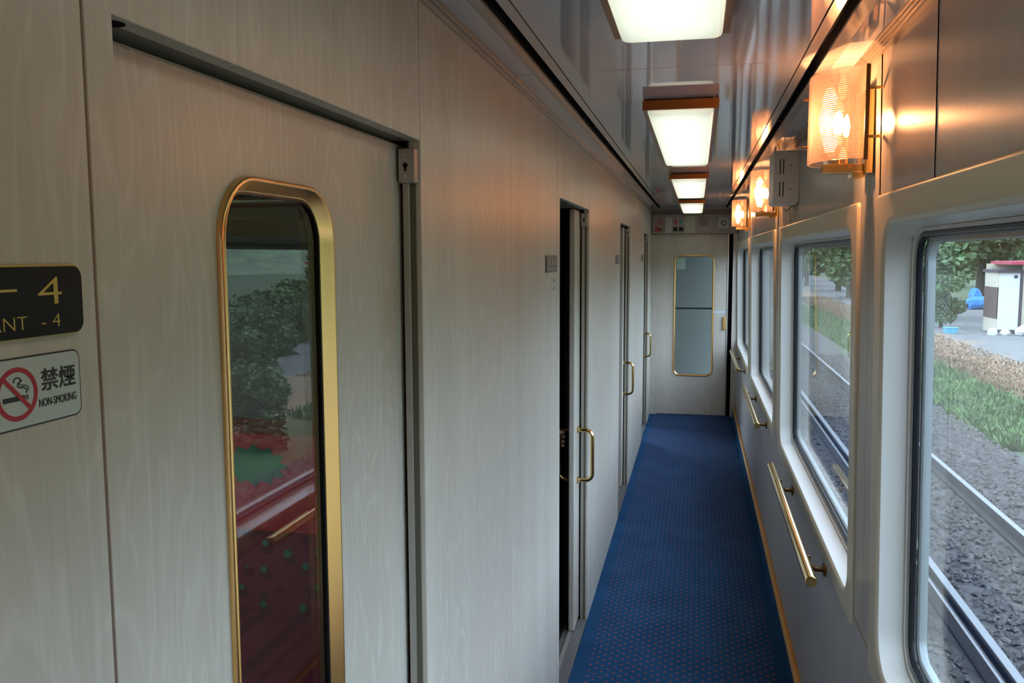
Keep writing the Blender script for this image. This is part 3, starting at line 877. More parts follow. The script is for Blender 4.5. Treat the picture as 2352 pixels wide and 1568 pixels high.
# ------------------------------------------------------------------ wall sconces
def sconce(c, label):
    xw = XW(1.88)+DW-0.002
    t = tag(root('wall_sconce', (xw, c, 1.78)), label, 'wall lamp', 'brass wall sconces on the pilasters')
    box('back_plate', (xw-0.017, c-0.046, 1.776), (xw, c+0.046, 1.960), 'brass', t, 0.002)
    # lower arm and lamp holder
    arm = box('arm', (0.270, c-0.022, 1.779), (xw-0.017, c+0.022, 1.799), 'brass', t, 0.0015)
    cyl('socket', (0.303, c, 1.799), (0.303, c, 1.815), 0.012, 'brass', arm, 16)
    cyl('lamp_neck', (0.303, c, 1.815), (0.303, c, 1.867), 0.006, 'white_metal', arm, 12)
    box('foot', (xw-0.040, c-0.028, 1.768), (xw-0.014, c+0.028, 1.782), 'brass', arm, 0.002)
    # bulb
    prof = [(0.006, 1.866), (0.0095, 1.874), (0.0115, 1.886), (0.0110, 1.898), (0.0075, 1.910), (0.002, 1.917)]
    loft('bulb', [[(0.303+r*math.cos(2*math.pi*i/14), c+r*math.sin(2*math.pi*i/14), z) for i in range(14)] for r, z in prof], 'bulb', t, caps=True, ang=80)
    li = bpy.data.lights.new('bulb_light', 'POINT')
    li.energy = SCONCE_W; li.color = (1.0, 0.42, 0.16); li.shadow_soft_size = 0.0125
    lo = bpy.data.objects.new('bulb_light', li); COL.objects.link(lo)
    lo.location = (0.303, c, 1.890); lo.parent = t
    # ribbed half-round glass
    na, nz, sub = 56, 44, 6
    z0, z1 = 1.801, 1.992
    def pt(i, rr_, z):
        th = math.pi*(i/na)
        return (0.341-(0.100+rr_)*math.sin(th), c-(0.122+rr_)*math.cos(th), z)
    vs, fs = [], []
    rows = nz*sub+1
    for k in range(rows):
        z = z0+(z1-z0)*k/(rows-1)
        bul = 0.0016*math.sqrt(max(0.0, 1-(2*(k % sub)/sub-1)**2))
        for i in range(na+1): vs.append(pt(i, bul, z))
    ofs = len(vs)
    for z in (z0, z1):
        for i in range(na+1): vs.append(pt(i, -0.003, z))
    for k in range(rows-1):
        for i in range(na):
            a = k*(na+1)+i
            fs.append((a, a+1, a+na+2, a+na+1))
    top = (rows-1)*(na+1)
    for i in range(na):
        fs.append((ofs+i, ofs+na+1+i, ofs+na+1+i+1, ofs+i+1))
        fs.append((i, ofs+i, ofs+i+1, i+1))
        fs.append((top+i, top+i+1, ofs+na+1+i+1, ofs+na+1+i))
    fs.append(tuple([k*(na+1) for k in range(rows)])+(ofs+na+1, ofs))
    fs.append(tuple([k*(na+1)+na for k in range(rows)])+(ofs+na+1+na, ofs+na))
    sh = autosmooth(mesh('glass_shade', vs, fs, 'ribbed_glass', t, smooth=False), 12)
    # brass edge rods and pins that carry the glass
    for s in (-1, 1):
        box('edge_strip', (0.337, c+s*0.124-0.003, z0-0.004), (0.345, c+s*0.124+0.003, z1+0.001), 'brass_dark', sh)
        for z in (1.845, 1.945):
            box('clip', (0.341, c+s*0.118-0.004, z-0.003), (xw-0.001, c+s*0.118+0.004, z+0.003), 'brass', sh)
    for z in (1.840, 1.946):
        cyl('pin', (0.240, c+0.006, z), (0.228, c+0.006, z), 0.0028, 'brass_dark', sh, 10)
    for ch in t.children:
        ch.location = ch.location-t.location
    return t
sconce(CEN[1], 'nearest brass wall sconce with a ribbed half-round glass shade')
sconce(CEN[2], 'middle brass wall sconce, partly behind the slotted white box')
sconce(CEN[3], 'farthest brass wall sconce, next to the end wall')
sconce(CEN[0], 'unseen brass wall sconce added behind the viewer for warm glow')  # out-of-view repeat, added for its warm light on the near walls

# slotted box on the window side wall
yb = 3.47
t = tag(root('slotted_box', (0.37, yb, 1.80)), 'pale metal box with four vertical slots high on window wall', 'box')
box('housing', (0.279, yb, 1.797), (0.371, yb+0.20, 1.994), 'white_metal', t, 0.004)
box('bottom_lid', (0.283, yb+0.002, 1.792), (0.369, yb+0.19, 1.7975), 'white_metal', t, 0.001)
box('side_flange', (0.362, yb-0.003, 1.797), (0.374, yb, 1.994), 'white_metal', t, 0.001)
for x in (0.3035, 0.316):
    for z0, z1 in ((1.820, 1.876), (1.906, 1.962)):
        box('slot', (x-0.0019, yb-0.0008, z0), (x+0.0019, yb+0.001, z1), 'box_dark', t)
for z in (1.848, 1.938):
    cyl('screw', (0.343, yb, z), (0.343, yb-0.001, z), 0.003, 'plate_grey', t, 10)
for c in t.children: c.location = c.location-t.location
t = tag(root('coat_hook', (0.372, 3.62, 1.78)), 'small metal hook just below the slotted white box', 'hook')
box('base', (0.366, 3.60, 1.775), (0.3735, 3.63, 1.815), 'aluminium', t, 0.002)
tube('hook', [(0.368, 3.615, 1.795), (0.355, 3.615, 1.780), (0.345, 3.615, 1.772), (0.337, 3.615, 1.775), (0.335, 3.615, 1.785)], 0.004, 'aluminium', t, 8)
for c in t.children: c.location = c.location-t.location

# ------------------------------------------------------------------ handrails
def handrail(y0, label):
    x, z = 0.326, 0.688
    t = tag(root('handrail', (x, y0, z)), label, 'handrail', 'brass handrails under the windows')
    r = 0.0165
    rings = []
    path = [(y0, r-0.0015), (y0+0.0015, r), (y0+1.3485, r), (y0+1.35, r-0.0015)]
    seg = 24
    rings = [[(x+rad*math.cos(2*math.pi*i/seg), y, z+rad*math.sin(2*math.pi*i/seg)) for i in range(seg)] for y, rad in path]
    loft('rail', rings, 'brass', t, caps=True, ang=30)
    for y in (y0+0.20, y0+1.09):
        xw = XW(0.65)+0.004
        b = tube('bracket', [(x+0.010, y, z-0.012), (x+0.022, y, z-0.026), (x+0.040, y, z-0.034), (xw-0.003, y, z-0.034)], 0.008, 'brass_dark', t, 10)
        cyl('wall_flange', (xw-0.007, y, z-0.034), (xw, y, z-0.034), 0.021, 'brass_dark', b, 18)
        box('saddle', (x+0.001, y-0.016, z-0.0215), (x+0.016, y+0.016, z-0.012), 'brass_dark', b, 0.002)
        cyl('stop_pin', (x+0.018, y-0.008, z-0.020), (x+0.018, y-0.008, z+0.010), 0.0035, 'brass_dark', b, 8)
    for c in t.children: c.location = c.location-t.location
    return t
handrail(2.43, 'nearest and largest brass handrail, below the second window')
handrail(4.67, 'middle brass handrail, below the third window')
handrail(6.91, 'farthest brass handrail, close to the end door')

# ------------------------------------------------------------------ signs on the left wall
def rplate(name, y0, y1, z0, z1, r, x0, x1, mat, parent, n=8):
    p = rr(y0, y1, z0, z1, r, n)
    return loft(name, [[(x0, a, b) for a, b in p], [(x1, a, b) for a, b in p]], mat, parent, caps=True, ang=30)
t = tag(root('compartment_sign', (XL, 0.47, 1.57)), 'black plate with worn gold edge and gold number 4', 'sign')
rplate('plate_edge', 0.330, 0.5495, 1.5445, 1.5945, 0.0085, XL, XL+0.0032, 'ink_gold', t)
rplate('plate', 0.3305, 0.5493, 1.5452, 1.5932, 0.0083, XL+0.0032, XL+0.0040, 'plate_black', t)
text('number', '4', 0.0282, 'ink_gold', t, (XL+0.0040, 0.5045, 1.5667), sx=1.85, bold=-0.0003)
box('dash', (XL+0.0040, 0.4680, 1.5768), (XL+0.0042, 0.4875, 1.5785), 'ink_gold', t)
text('lettering', 'ANT', 0.0136, 'ink_gold', t, (XL+0.0040, 0.4618, 1.5507), sx=1.20, bold=-0.0002)
text('lettering', '- 4', 0.0136, 'ink_gold', t, (XL+0.0040, 0.5070, 1.5507), sx=1.30, bold=-0.0002)
for c in t.children: c.location = c.location-t.location
t = tag(root('no_smoking_sign', (XL, 0.50, 1.507)), 'white rounded no smoking sticker below the black number plate', 'sign')
rplate('border', 0.4610, 0.5467, 1.4835, 1.5325, 0.0070, XL, XL+0.0006, 'ink_black', t)
rplate('sheet', 0.4622, 0.5455, 1.4847, 1.5313, 0.0060, XL+0.0006, XL+0.0009, 'sticker_white', t)
cy_, cz_, ro, ri = 0.4855, 1.5077, 0.0183, 0.0150
A = [(cy_+ro*math.cos(2*math.pi*i/40), cz_+ro*math.sin(2*math.pi*i/40)) for i in range(40)]
B = [(cy_+ri*math.cos(2*math.pi*i/40), cz_+ri*math.sin(2*math.pi*i/40)) for i in range(40)]
xs = XL+0.0009
box('cigarette', (xs, cy_-0.0125, cz_-0.0048), (xs+0.0002, cy_+0.0065, cz_-0.0014), 'ink_black', t)
box('cigarette_tip', (xs, cy_+0.0072, cz_-0.0048), (xs+0.0002, cy_+0.0080, cz_-0.0014), 'ink_black', t)
box('cigarette_tip', (xs, cy_+0.0088, cz_-0.0048), (xs+0.0002, cy_+0.0096, cz_-0.0014), 'ink_black', t)
def ribbon(name, pts, w, mat):
    vs, fs = [], []
    for i, (a, b) in enumerate(pts):
        p0 = pts[max(0, i-1)]; p1 = pts[min(len(pts)-1, i+1)]
        dx, dz = p1[0]-p0[0], p1[1]-p0[1]; l = math.hypot(dx, dz) or 1
        nx, nz = -dz/l*w/2, dx/l*w/2
        vs += [(xs, a+nx, b+nz), (xs, a-nx, b-nz), (xs+0.0002, a+nx, b+nz), (xs+0.0002, a-nx, b-nz)]
    for i in range(len(pts)-1):
        k = 4*i
        fs += [(k+2, k+3, k+7, k+6), (k, k+2, k+6, k+4), (k+1, k+3, k+7, k+5)]
    mesh(name, vs, fs, mat, t)
sm = [(0.0084, -0.0003), (0.0082, 0.0028), (0.0060, 0.0040), (0.0030, 0.0042), (0.0006, 0.0052), (0.0010, 0.0070), (0.0034, 0.0080), (0.0030, 0.0104), (0.0004, 0.0112), (-0.0022, 0.0102), (-0.0024, 0.0078)]
ribbon('smoke_outline', [(cy_+a, cz_+b) for a, b in sm], 0.0010, 'ink_black')
ribbon('smoke_outline', [(cy_+a+0.0017, cz_+b+0.0012) for a, b in sm[:7]], 0.0008, 'ink_black')
loft('ring', [[(xs, a, b) for a, b in A], [(xs+0.0003, a, b) for a, b in A], [(xs+0.0003, a, b) for a, b in B], [(xs, a, b) for a, b in B]], 'ink_red', t, closed=True, smooth=False)
d = math.radians(-45); c_, s_ = math.cos(d), math.sin(d)
prism('bar', [(cy_+c_*0.0162*e1-s_*0.0015*e2, cz_+s_*0.0162*e1+c_*0.0015*e2) for e1, e2 in ((-1, -1), (1, -1), (1, 1), (-1, 1))], 'x', xs+0.0002, xs+0.0004, 'ink_red', t)
text('kanji', '禁煙', 0.0165, 'ink_black', t, (xs+0.0002, 0.5070, 1.5078), sx=1.04, bold=0.0002)
text('lettering', 'NON-SMOKING', 0.0083, 'ink_black', t, (xs+0.0002, 0.5042, 1.4955), sx=0.62)
for c in t.children: c.location = c.location-t.location

def door_plate(y, label, sticker):
    t = tag(root('door_plate', (XL, y, 1.57)), label, 'plate', 'grey door plates')
    box('plate', (XL, y-0.10, 1.546), (XL+0.004, y+0.10, 1.598), 'plate_grey', t, 0.0015)
    for k, dy in enumerate((-0.062, 0.0, 0.062)):
        box('emblem', (XL+0.004, y+dy-0.020, 1.567), (XL+0.0046, y+dy+0.020, 1.589), 'plate_grey_light', t, 0.0004, 1)
    box('emblem_line', (XL+0.004, y-0.08, 1.553), (XL+0.0046, y+0.08, 1.559), 'plate_grey_light', t)
    for c in t.children: c.location = c.location-t.location
    if sticker:
        q = tag(root('pictogram_sticker', (XL, y+0.05, 1.51)), 'small white pictogram sticker under the grey plate, second door', 'sticker')
        for z in (1.494, 1.519):
            s = rplate('sheet', y+0.012, y+0.098, z-0.011, z+0.011, 0.004, XL, XL+0.0008, 'sticker_white', q)
            box('print', (XL+0.0008, y+0.035, z-0.004), (XL+0.0010, y+0.075, z+0.001), 'plate_grey_light', s)
            box('print', (XL+0.0008, y+0.055, z+0.001), (XL+0.0010, y+0.078, z+0.005), 'plate_grey_light', s)
        for c in q.children: c.location = c.location-q.location
door_plate(2.645, 'grey door plate left of the second compartment door, with white sticker below', True)
door_plate(4.915, 'small grey door plate left of the third compartment door', False)
door_plate(7.150, 'tiny grey door plate left of the farthest compartment door', False)

# ------------------------------------------------------------------ inside the nearest compartment
ys = 2.46
t = tag(root('bench_seat', (-1.45, ys, 0)), 'red bench seat with strawberry fabric behind the smoked door glass', 'seat')
box('backrest', (-2.38, ys, 0.40), (-0.62, ys+0.22, 0.98), 'strawberry_moquette', t, 0.03, 3)
box('cushion', (-2.38, ys-0.50, 0.28), (-0.62, ys+0.10, 0.44), 'strawberry_moquette', t, 0.03, 3)
box('base', (-2.36, ys-0.40, 0.0), (-0.64, ys+0.20, 0.28), 'compartment_wall', t)
hd = box('headrest_cover', (-2.10, ys-0.020, 0.715), (-0.86, ys+0.235, 1.035), 'seat_red', t, 0.012, 3)
star = []
for i in range(24):
    a = 2*math.pi*i/24; r = 1.0 if i % 2 == 0 else 0.76
    star.append((-1.375+0.118*r*math.cos(a), 0.935+0.068*r*math.sin(a)))
prism('leaf_emblem', star, 'y', ys-0.022, ys-0.0195, 'emblem_green', hd)
for c in t.children: c.location = c.location-t.location
t = tag(root('luggage_rack', (-1.6, 2.5, 1.73)), 'grey lamp and rack rail seen through the smoked glass top', 'rack')
cyl('tube', (-2.40, 2.50, 1.775), (-1.215, 2.50, 1.775), 0.012, 'aluminium', t, 14)
box('shelf', (-2.40, 2.50, 1.715), (-1.225, 2.695, 1.755), 'vestibule_grey', t, 0.006)
box('end_bracket', (-1.225, 2.53, 1.62), (-1.10, 2.70, 1.78), 'compartment_wall', t, 0.004)
for c in t.children: c.location = c.location-t.location

# ------------------------------------------------------------------ person in the second compartment, hand on the inner pull
def skin_mesh(name, joints, bones, mat, parent, sub=2, rootv=0):
    me = bpy.data.meshes.new(name)
    names = list(joints)
    me.from_pydata([joints[k][0] for k in names], [(names.index(a), names.index(b)) for a, b in bones], [])
    o = bpy.data.objects.new(name, me); COL.objects.link(o)
    m = o.modifiers.new('skin', 'SKIN'); m.use_smooth_shade = True
    m2 = o.modifiers.new('sub', 'SUBSURF'); m2.levels = sub; m2.render_levels = sub
    for i, k in enumerate(names):
        r = joints[k][1]
        me.skin_vertices[0].data[i].radius = r if isinstance(r, tuple) else (r, r)
        me.skin_vertices[0].data[i].use_root = (i == rootv)
    ev = bpy.data.meshes.new_from_object(o.evaluated_get(bpy.context.evaluated_depsgraph_get()))
    bpy.data.objects.remove(o); bpy.data.meshes.remove(me)
    ev.name = name
    ev.materials.clear()
    return link(name, ev, mat, parent, True)

px, py = -1.02, 3.42
hx_, hy_ = -0.5625, 3.540           # inner pull bar
person = tag(root('person', (px, py, 0)), 'person inside the second compartment, hand gripping the inner door pull', 'person')
J = {
 'pelvis': ((px, py, 0.90), (0.13, 0.10)), 'waist': ((px, py, 1.05), (0.115, 0.09)), 'chest': ((px, py, 1.24), (0.14, 0.10)),
 'neck0': ((px, py, 1.38), 0.055), 'neck1': ((px+0.01, py, 1.44), 0.048), 'head0': ((px+0.015, py, 1.52), (0.072, 0.085)), 'head1': ((px+0.015, py, 1.60), (0.07, 0.085)), 'head2': ((px+0.015, py, 1.64), 0.05),
 'shA': ((px+0.02, py+0.15, 1.33), 0.055), 'elA': ((px+0.10, py+0.24, 1.08), 0.040), 'wrA': ((hx_-0.085, hy_-0.030, 0.842), 0.025), 'paA': ((hx_-0.020, hy_-0.022, 0.820), (0.034, 0.022)),
 'shB': ((px+0.02, py-0.16, 1.33), 0.055), 'elB': ((px+0.01, py-0.23, 1.06), 0.040), 'wrB': ((px+0.06, py-0.24, 0.82), 0.026), 'haB': ((px+0.07, py-0.235, 0.74), (0.032, 0.018)), 'tpB': ((px+0.08, py-0.225, 0.67), (0.024, 0.014)),
 'hipA': ((px, py+0.09, 0.84), 0.085), 'knA': ((px+0.02, py+0.10, 0.47), 0.055), 'anA': ((px, py+0.10, 0.09), 0.038), 'toA': ((px+0.13, py+0.12, 0.045), 0.032),
 'hipB': ((px, py-0.09, 0.84), 0.085), 'knB': ((px+0.02, py-0.10, 0.47), 0.055), 'anB': ((px, py-0.10, 0.09), 0.038), 'toB': ((px+0.13, py-0.12, 0.045), 0.032),
}
Bn = [('pelvis', 'waist'), ('waist', 'chest'), ('chest', 'neck0'), ('neck0', 'neck1'), ('neck1', 'head0'), ('head0', 'head1'), ('head1', 'head2'),
      ('chest', 'shA'), ('shA', 'elA'), ('elA', 'wrA'), ('wrA', 'paA'), ('chest', 'shB'), ('shB', 'elB'), ('elB', 'wrB'), ('wrB', 'haB'), ('haB', 'tpB'),
      ('pelvis', 'hipA'), ('hipA', 'knA'), ('knA', 'anA'), ('anA', 'toA'), ('pelvis', 'hipB'), ('hipB', 'knB'), ('knB', 'anB'), ('anB', 'toB')]
body = skin_mesh('body', J, Bn, 'skin', person)
# fingers of the gripping hand, wrapped round the pull
for k, (dz, l) in enumerate(((0.030, 0.95), (0.010, 1.05), (-0.010, 1.0), (-0.029, 0.85))):
    z = 0.818+dz
    F = {'a': ((hx_-0.030, hy_-0.014, z), 0.0108), 'b': ((hx_-0.022, hy_+0.017, z), 0.0102), 'c': ((hx_+0.005*l, hy_+0.023, z), 0.0094), 'd': ((hx_+0.020*l, hy_+0.004, z-0.001), 0.0084)}
    skin_mesh('finger', F, [('a', 'b'), ('b', 'c'), ('c', 'd')], 'skin', person)
skin_mesh('thumb', {'a': ((hx_-0.022, hy_-0.030, 0.846), 0.0125), 'b': ((hx_-0.002, hy_-0.030, 0.856), 0.0105), 'c': ((hx_+0.017, hy_-0.014, 0.850), 0.0092)}, [('a', 'b'), ('b', 'c')], 'skin', person)
def grow(keys, d): return {k: (J[k][0], tuple(x+d for x in (J[k][1] if isinstance(J[k][1], tuple) else (J[k][1],)*2))) for k in keys}
skin_mesh('shirt', grow(('pelvis', 'waist', 'chest', 'neck0', 'shA', 'elA', 'shB', 'elB'), 0.014), [b for b in Bn if all(k in ('pelvis', 'waist', 'chest', 'neck0', 'shA', 'elA', 'shB', 'elB') for k in b)], 'shirt', person)
skin_mesh('trousers', grow(('pelvis', 'hipA', 'knA', 'anA', 'hipB', 'knB', 'anB'), 0.016), [b for b in Bn if all(k in ('pelvis', 'hipA', 'knA', 'anA', 'hipB', 'knB', 'anB') for k in b)], 'trousers', person)
skin_mesh('hair', {'a': ((px-0.01, py, 1.56), (0.085, 0.09)), 'b': ((px-0.005, py, 1.64), (0.08, 0.09)), 'c': ((px+0.005, py, 1.675), 0.05)}, [('a', 'b'), ('b', 'c')], 'hair', person)
hdx = px+0.015+0.083
for s in (-1, 1):
    skin_mesh('eye', {'a': ((hdx-0.012, py+s*0.032, 1.567), 0.008), 'b': ((hdx-0.006, py+s*0.032, 1.567), 0.006)}, [('a', 'b')], 'hair', person, 1)
    skin_mesh('ear', {'a': ((px+0.01, py+s*0.088, 1.575), 0.012), 'b': ((px+0.005, py+s*0.092, 1.545), 0.009)}, [('a', 'b')], 'skin', person, 1)
    skin_mesh('shoe', {'a': ((px-0.03, py+s*0.10, 0.045), 0.043), 'b': ((px+0.06, py+s*0.11, 0.042), 0.041), 'c': ((px+0.15, py+s*0.12, 0.036), 0.034)}, [('a', 'b'), ('b', 'c')], 'shoe', person)
skin_mesh('nose', {'a': ((hdx-0.010, py, 1.562), 0.009), 'b': ((hdx+0.010, py, 1.535), 0.011)}, [('a', 'b')], 'skin', person, 1)
skin_mesh('mouth', {'a': ((hdx-0.010, py-0.02, 1.502), 0.006), 'b': ((hdx-0.006, py+0.02, 1.502), 0.006)}, [('a', 'b')], 'sign_faded_red', person, 1)
for c in person.children: c.location = c.location-person.location

# ------------------------------------------------------------------ outdoors: line, verge, yard
ZG = -1.27
gx = [0.62, 1.2, 1.6, 2.6, 3.6, 4.2, 4.7, 5.2, 6, 7, 8, 10, 12, 15, 20, 40, 140]
gz = [ZG, ZG, ZG, ZG, ZG, ZG-0.02, ZG-0.12, ZG-0.10, ZG-0.05, ZG, ZG+0.02, ZG+0.05, ZG+0.05, ZG+0.1, ZG+0.4, ZG+1.0, ZG+3.0]
gy = [-60+10*i for i in range(36)]
vs = [(x, y, z+0.0) for y in gy for x, z in zip(gx, gz)]
nx = len(gx)
fs = [(j*nx+i, j*nx+i+1, (j+1)*nx+i+1, (j+1)*nx+i) for j in range(len(gy)-1) for i in range(nx-1)]
struct(box('ground_far_side', (-60, -60, ZG-0.3), (-1.2, 220, ZG), 'weed'), 'grassy ground on the far side of the train', 'ground')
struct(mesh('ground', vs, fs, 'lineside_ground'), 'lineside ground with weeds, dry verge and grey gravel yard', 'ground')

# invented wooded rise, shuts out the bright sky mirrored in the door glass
hv, hf = [], []
hy = [-120+8*i for i in range(52)]
for j, y in enumerate(hy):
    k = 1+0.25*math.sin(y*0.06)+0.12*math.sin(y*0.21+1)
    for x, z in ((38, 0.6), (44, 3.0*k), (50, 6.0*k), (58, 8.5*k), (70, 10.5*k), (95, 12.0*k)):
        hv.append((x+3*math.sin(y*0.11+x), y+0.5*math.sin(x*3+y), ZG+z))
for j in range(len(hy)-1):
    for i in range(5):
        hf.append((j*6+i, j*6+i+1, (j+1)*6+i+1, (j+1)*6+i))
struct(mesh('added_hills', hv, hf, 'leaf', smooth=True), 'low wooded rise added behind the yard to hide sky', 'hill')

def rail_profile(x, zt):
    return [(x-0.033, zt-0.004), (x-0.030, zt), (x+0.030, zt), (x+0.033, zt-0.004), (x+0.033, zt-0.034), (x+0.009, zt-0.046), (x+0.009, zt-0.125),
            (x+0.064, zt-0.140), (x+0.064, zt-0.153), (x-0.064, zt-0.153), (x-0.064, zt-0.140), (x-0.009, zt-0.125), (x-0.009, zt-0.046), (x-0.033, zt-0.034)]
for x, lab in ((2.05, 'nearer steel rail of the neighbouring track'), (3.135, 'farther steel rail of the neighbouring track')):
    t = tag(root('rail', (x, 20, -1.1)), lab, 'rail', 'rails of the next track')
    extrude_y('body', rail_profile(x, -1.1), -40, 220, 'rail_rust', t)
    extrude_y('head', [(x-0.031, -1.1005), (x-0.028, -1.0985), (x+0.028, -1.0985), (x+0.031, -1.1005)], -40, 220, 'rail_steel', t)
    if x < 2.5:
        extrude_y('check_rail', [(x-0.125, -1.118), (x-0.120, -1.114), (x-0.088, -1.114), (x-0.085, -1.118), (x-0.085, -1.24), (x-0.125, -1.24)], -40, 220, 'rail_rust', t)
        extrude_y('check_head', [(x-0.122, -1.1142), (x-0.119, -1.1125), (x-0.105, -1.1125), (x-0.103, -1.1142)], -40, 220, 'rail_steel', t)
    for c in t.children: c.location = c.location-t.location

# ballast stones (uncountable): one object
rnd = random.Random(3)
vs, fs = [], []
def stone(x, y, z, s):
    b0 = len(vs)
    a = rnd.random()*6.28
    for k in range(4):
        t_ = a+k*math.pi/2+rnd.uniform(-0.4, 0.4); r = s*rnd.uniform(0.7, 1.1)
        vs.append((x+r*math.cos(t_), y+r*math.sin(t_), z+s*rnd.uniform(-0.15, 0.25)))
    vs.append((x+rnd.uniform(-.3, .3)*s, y+rnd.uniform(-.3, .3)*s, z+s*rnd.uniform(0.55, 0.9)))
    for k in range(4): fs.append((b0+k, b0+(k+1) % 4, b0+4))
for i in range(26000):
    y = 3.5+22*rnd.random()**1.6
    x = rnd.uniform(1.0, 4.45)
    if abs(x-2.02) < 0.16 or abs(x-3.135) < 0.11: continue
    z = ZG+0.005+rnd.uniform(0, 0.03)
    stone(x, y, z, rnd.uniform(0.022, 0.045))
tag(mesh('ballast_stones', vs, fs, 'ballast', fix=False), 'grey crushed stone ballast around the neighbouring rails', 'ballast', kind='stuff')

# weeds and dry grass along the ballast shoulder (uncountable)
def blades(name, n, xr, yr, hr, mat, label, wmul=1.0):
    vs, fs = [], []
    for i in range(n):
        x = rnd.uniform(*xr); y = yr[0]+(yr[1]-yr[0])*rnd.random()**1.3
        h = rnd.uniform(*hr); a = rnd.random()*6.28; w = rnd.uniform(0.02, 0.05)*wmul
        dx, dy = rnd.uniform(-.5, .5)*h, rnd.uniform(-.5, .5)*h
        z = ZG-0.13 if x < 6 else ZG-0.03
        b0 = len(vs)
        cx_, sx_ = math.cos(a)*w, math.sin(a)*w
        vs += [(x-cx_, y-sx_, z), (x+cx_, y+sx_, z), (x+dx*.5+cx_*.8, y+dy*.5+sx_*.8, z+h*.6), (x+dx, y+dy, z+h*.9), (x+dx*.5-cx_*.8, y+dy*.5-sx_*.8, z+h*.6)]
        fs += [(b0, b0+1, b0+2, b0+4), (b0+4, b0+2, b0+3)]
    tag(mesh(name, vs, fs, mat, fix=False), label, 'grass', kind='stuff')
blades('weeds', 20000, (4.55, 6.1), (14, 50), (0.05, 0.26), 'weed', 'green weeds on the verge beyond the ballast', 0.6)
blades('dry_grass', 20000, (6.25, 8.3), (18.5, 60), (0.03, 0.13), 'dry_grass', 'straw-coloured dry grass strip behind the green weeds', 0.6)

# trees: shared crowns of leaf quads
def crown_mesh(seed, n, blobs, size):
    r = random.Random(seed); vs, fs = [], []
    for i in range(n):
        c, rad = r.choice(blobs)
        d = Vector((r.gauss(0, 1), r.gauss(0, 1), r.gauss(0, 1))).normalized()
        k = r.uniform(0.62, 1.05)
        p = Vector((c[0]+d.x*rad[0]*k, c[1]+d.y*rad[1]*k, c[2]+d.z*rad[2]*k))
        a = Vector((r.gauss(0, 1), r.gauss(0, 1), r.gauss(0, .6))).normalized()
        b = a.cross(Vector((r.gauss(0, 1), r.gauss(0, 1), r.gauss(0, 1)))).normalized()
        s = size*r.uniform(0.6, 1.3); b0 = len(vs)
        vs += [tuple(p-a*s), tuple(p+b*s*.5), tuple(p+a*s), tuple(p-b*s*.5)]
        fs.append((b0, b0+1, b0+2, b0+3))
    me = bpy.data.meshes.new('crown'); me.from_pydata(vs, [], fs); me.update()
    return me
def blobs_for(seed, h, w):
    r = random.Random(seed); out = []
    for i in range(16):
        z = h*r.uniform(0.22, 0.88); k = w*(1.0-0.55*abs(z/h-0.5))*0.62
        a = r.random()*6.28; q = k*r.uniform(0.2, 0.95)
        s = w*r.uniform(0.26, 0.42)
        out.append(((q*math.cos(a), q*math.sin(a), z), (s, s, s*0.8)))
    return out
C1 = crown_mesh(11, 9000, blobs_for(11, 8.0, 3.4), 0.20); C1.materials.append(MAT['leaf'])
C2 = crown_mesh(12, 9000, blobs_for(12, 7.0, 3.0), 0.20); C2.materials.append(MAT['leaf_light'])
C3 = crown_mesh(13, 6000, blobs_for(13, 5.0, 2.6), 0.17); C3.materials.append(MAT['leaf'])
trunk_me = None
def tree(x, y, k, s, label, group='trees beyond the tracks'):
    global trunk_me
    t = tag(root('tree', (x, y, ZG+(0.05 if x < 20 else 0.4))), label, 'tree', group)
    me = (C1, C2, C3)[k]
    o = bpy.data.objects.new('crown', me); COL.objects.link(o); o.parent = t
    t.scale = (s, s, s); t.rotation_euler = (0, 0, (x*1.7+y*0.9) % 6.28)
    if trunk_me is None:
        tr = tube('trunk', [(0, 0, -0.6), (0.05, 0.02, 1.2), (0.0, 0.08, 3.0), (0.12, 0.0, 5.0)], 0.15, 'bark', t, 8, radii=[0.22, 0.17, 0.12, 0.05])
        trunk_me = tr.data
    else:
        tr = bpy.data.objects.new('trunk', trunk_me); COL.objects.link(tr); tr.parent = t
    return t
tree(9.6, 41.0, 0, 1.0, 'dark dense tree at the left edge of the nearest window view')
tree(15.4, 52.0, 0, 1.3, 'lighter green tree behind the blue tarpaulin')
tree(16.6, 41.5, 0, 1.0, 'tall tree rising behind the white shed')
tree(9.15, 35.3, 2, 0.40, 'low shrub beside the pale blue tub', 'trees beyond the tracks')
LAB = 'broadleaf tree in the green row along the line, outside the nearest window view'
for i, (x, y, k, s) in enumerate([(9.5, 58, 1, 1.1), (10.5, 69, 0, 1.1), (9.5, 80, 1, 1.1), (10.5, 93, 0, 1.2), (10, 107, 1, 1.3), (12, 125, 0, 1.5), (11, 149, 1, 1.7), (14, 179, 0, 2.0),
        (24, 36, 0, 1.1), (23, 27, 1, 1.0), (22, 18.5, 0, 0.95), (21, 10.0, 1, 0.95), (21, 1.8, 0, 0.95), (20, -6.2, 1, 0.95), (21, -14.5, 0, 1.0), (20, -24, 1, 1.1), (20, 57, 1, 1.1), (19, 70, 0, 1.2)]):
    tree(x, y, k, s, LAB, 'row of trees along the line')

for (x, y, k) in [(5.4, 5.6, 0.30), (5.4, 7.6, 0.32), (5.5, 9.7, 0.32), (5.6, 11.9, 0.32), (7.5, 10.6, 0.40), (7.9, 13.2, 0.42), (8.2, 16.2, 0.44), (9.9, 19.3, 0.46), (10.9, 22.3, 0.46), (7.4, 7.6, 0.42), (12.0, 25.8, 0.50), (10.9, 14.6, 0.5), (13.6, 19.0, 0.5), (14.5, 22.6, 0.5), (7.2, 4.2, 0.42)]:
    sb_ = tree(x, y, 2, k, 'leafy shrub in the hedge across the tracks, mirrored in the smoked door glass', 'hedge shrubs across the tracks')
    sb_.location.z -= 0.45

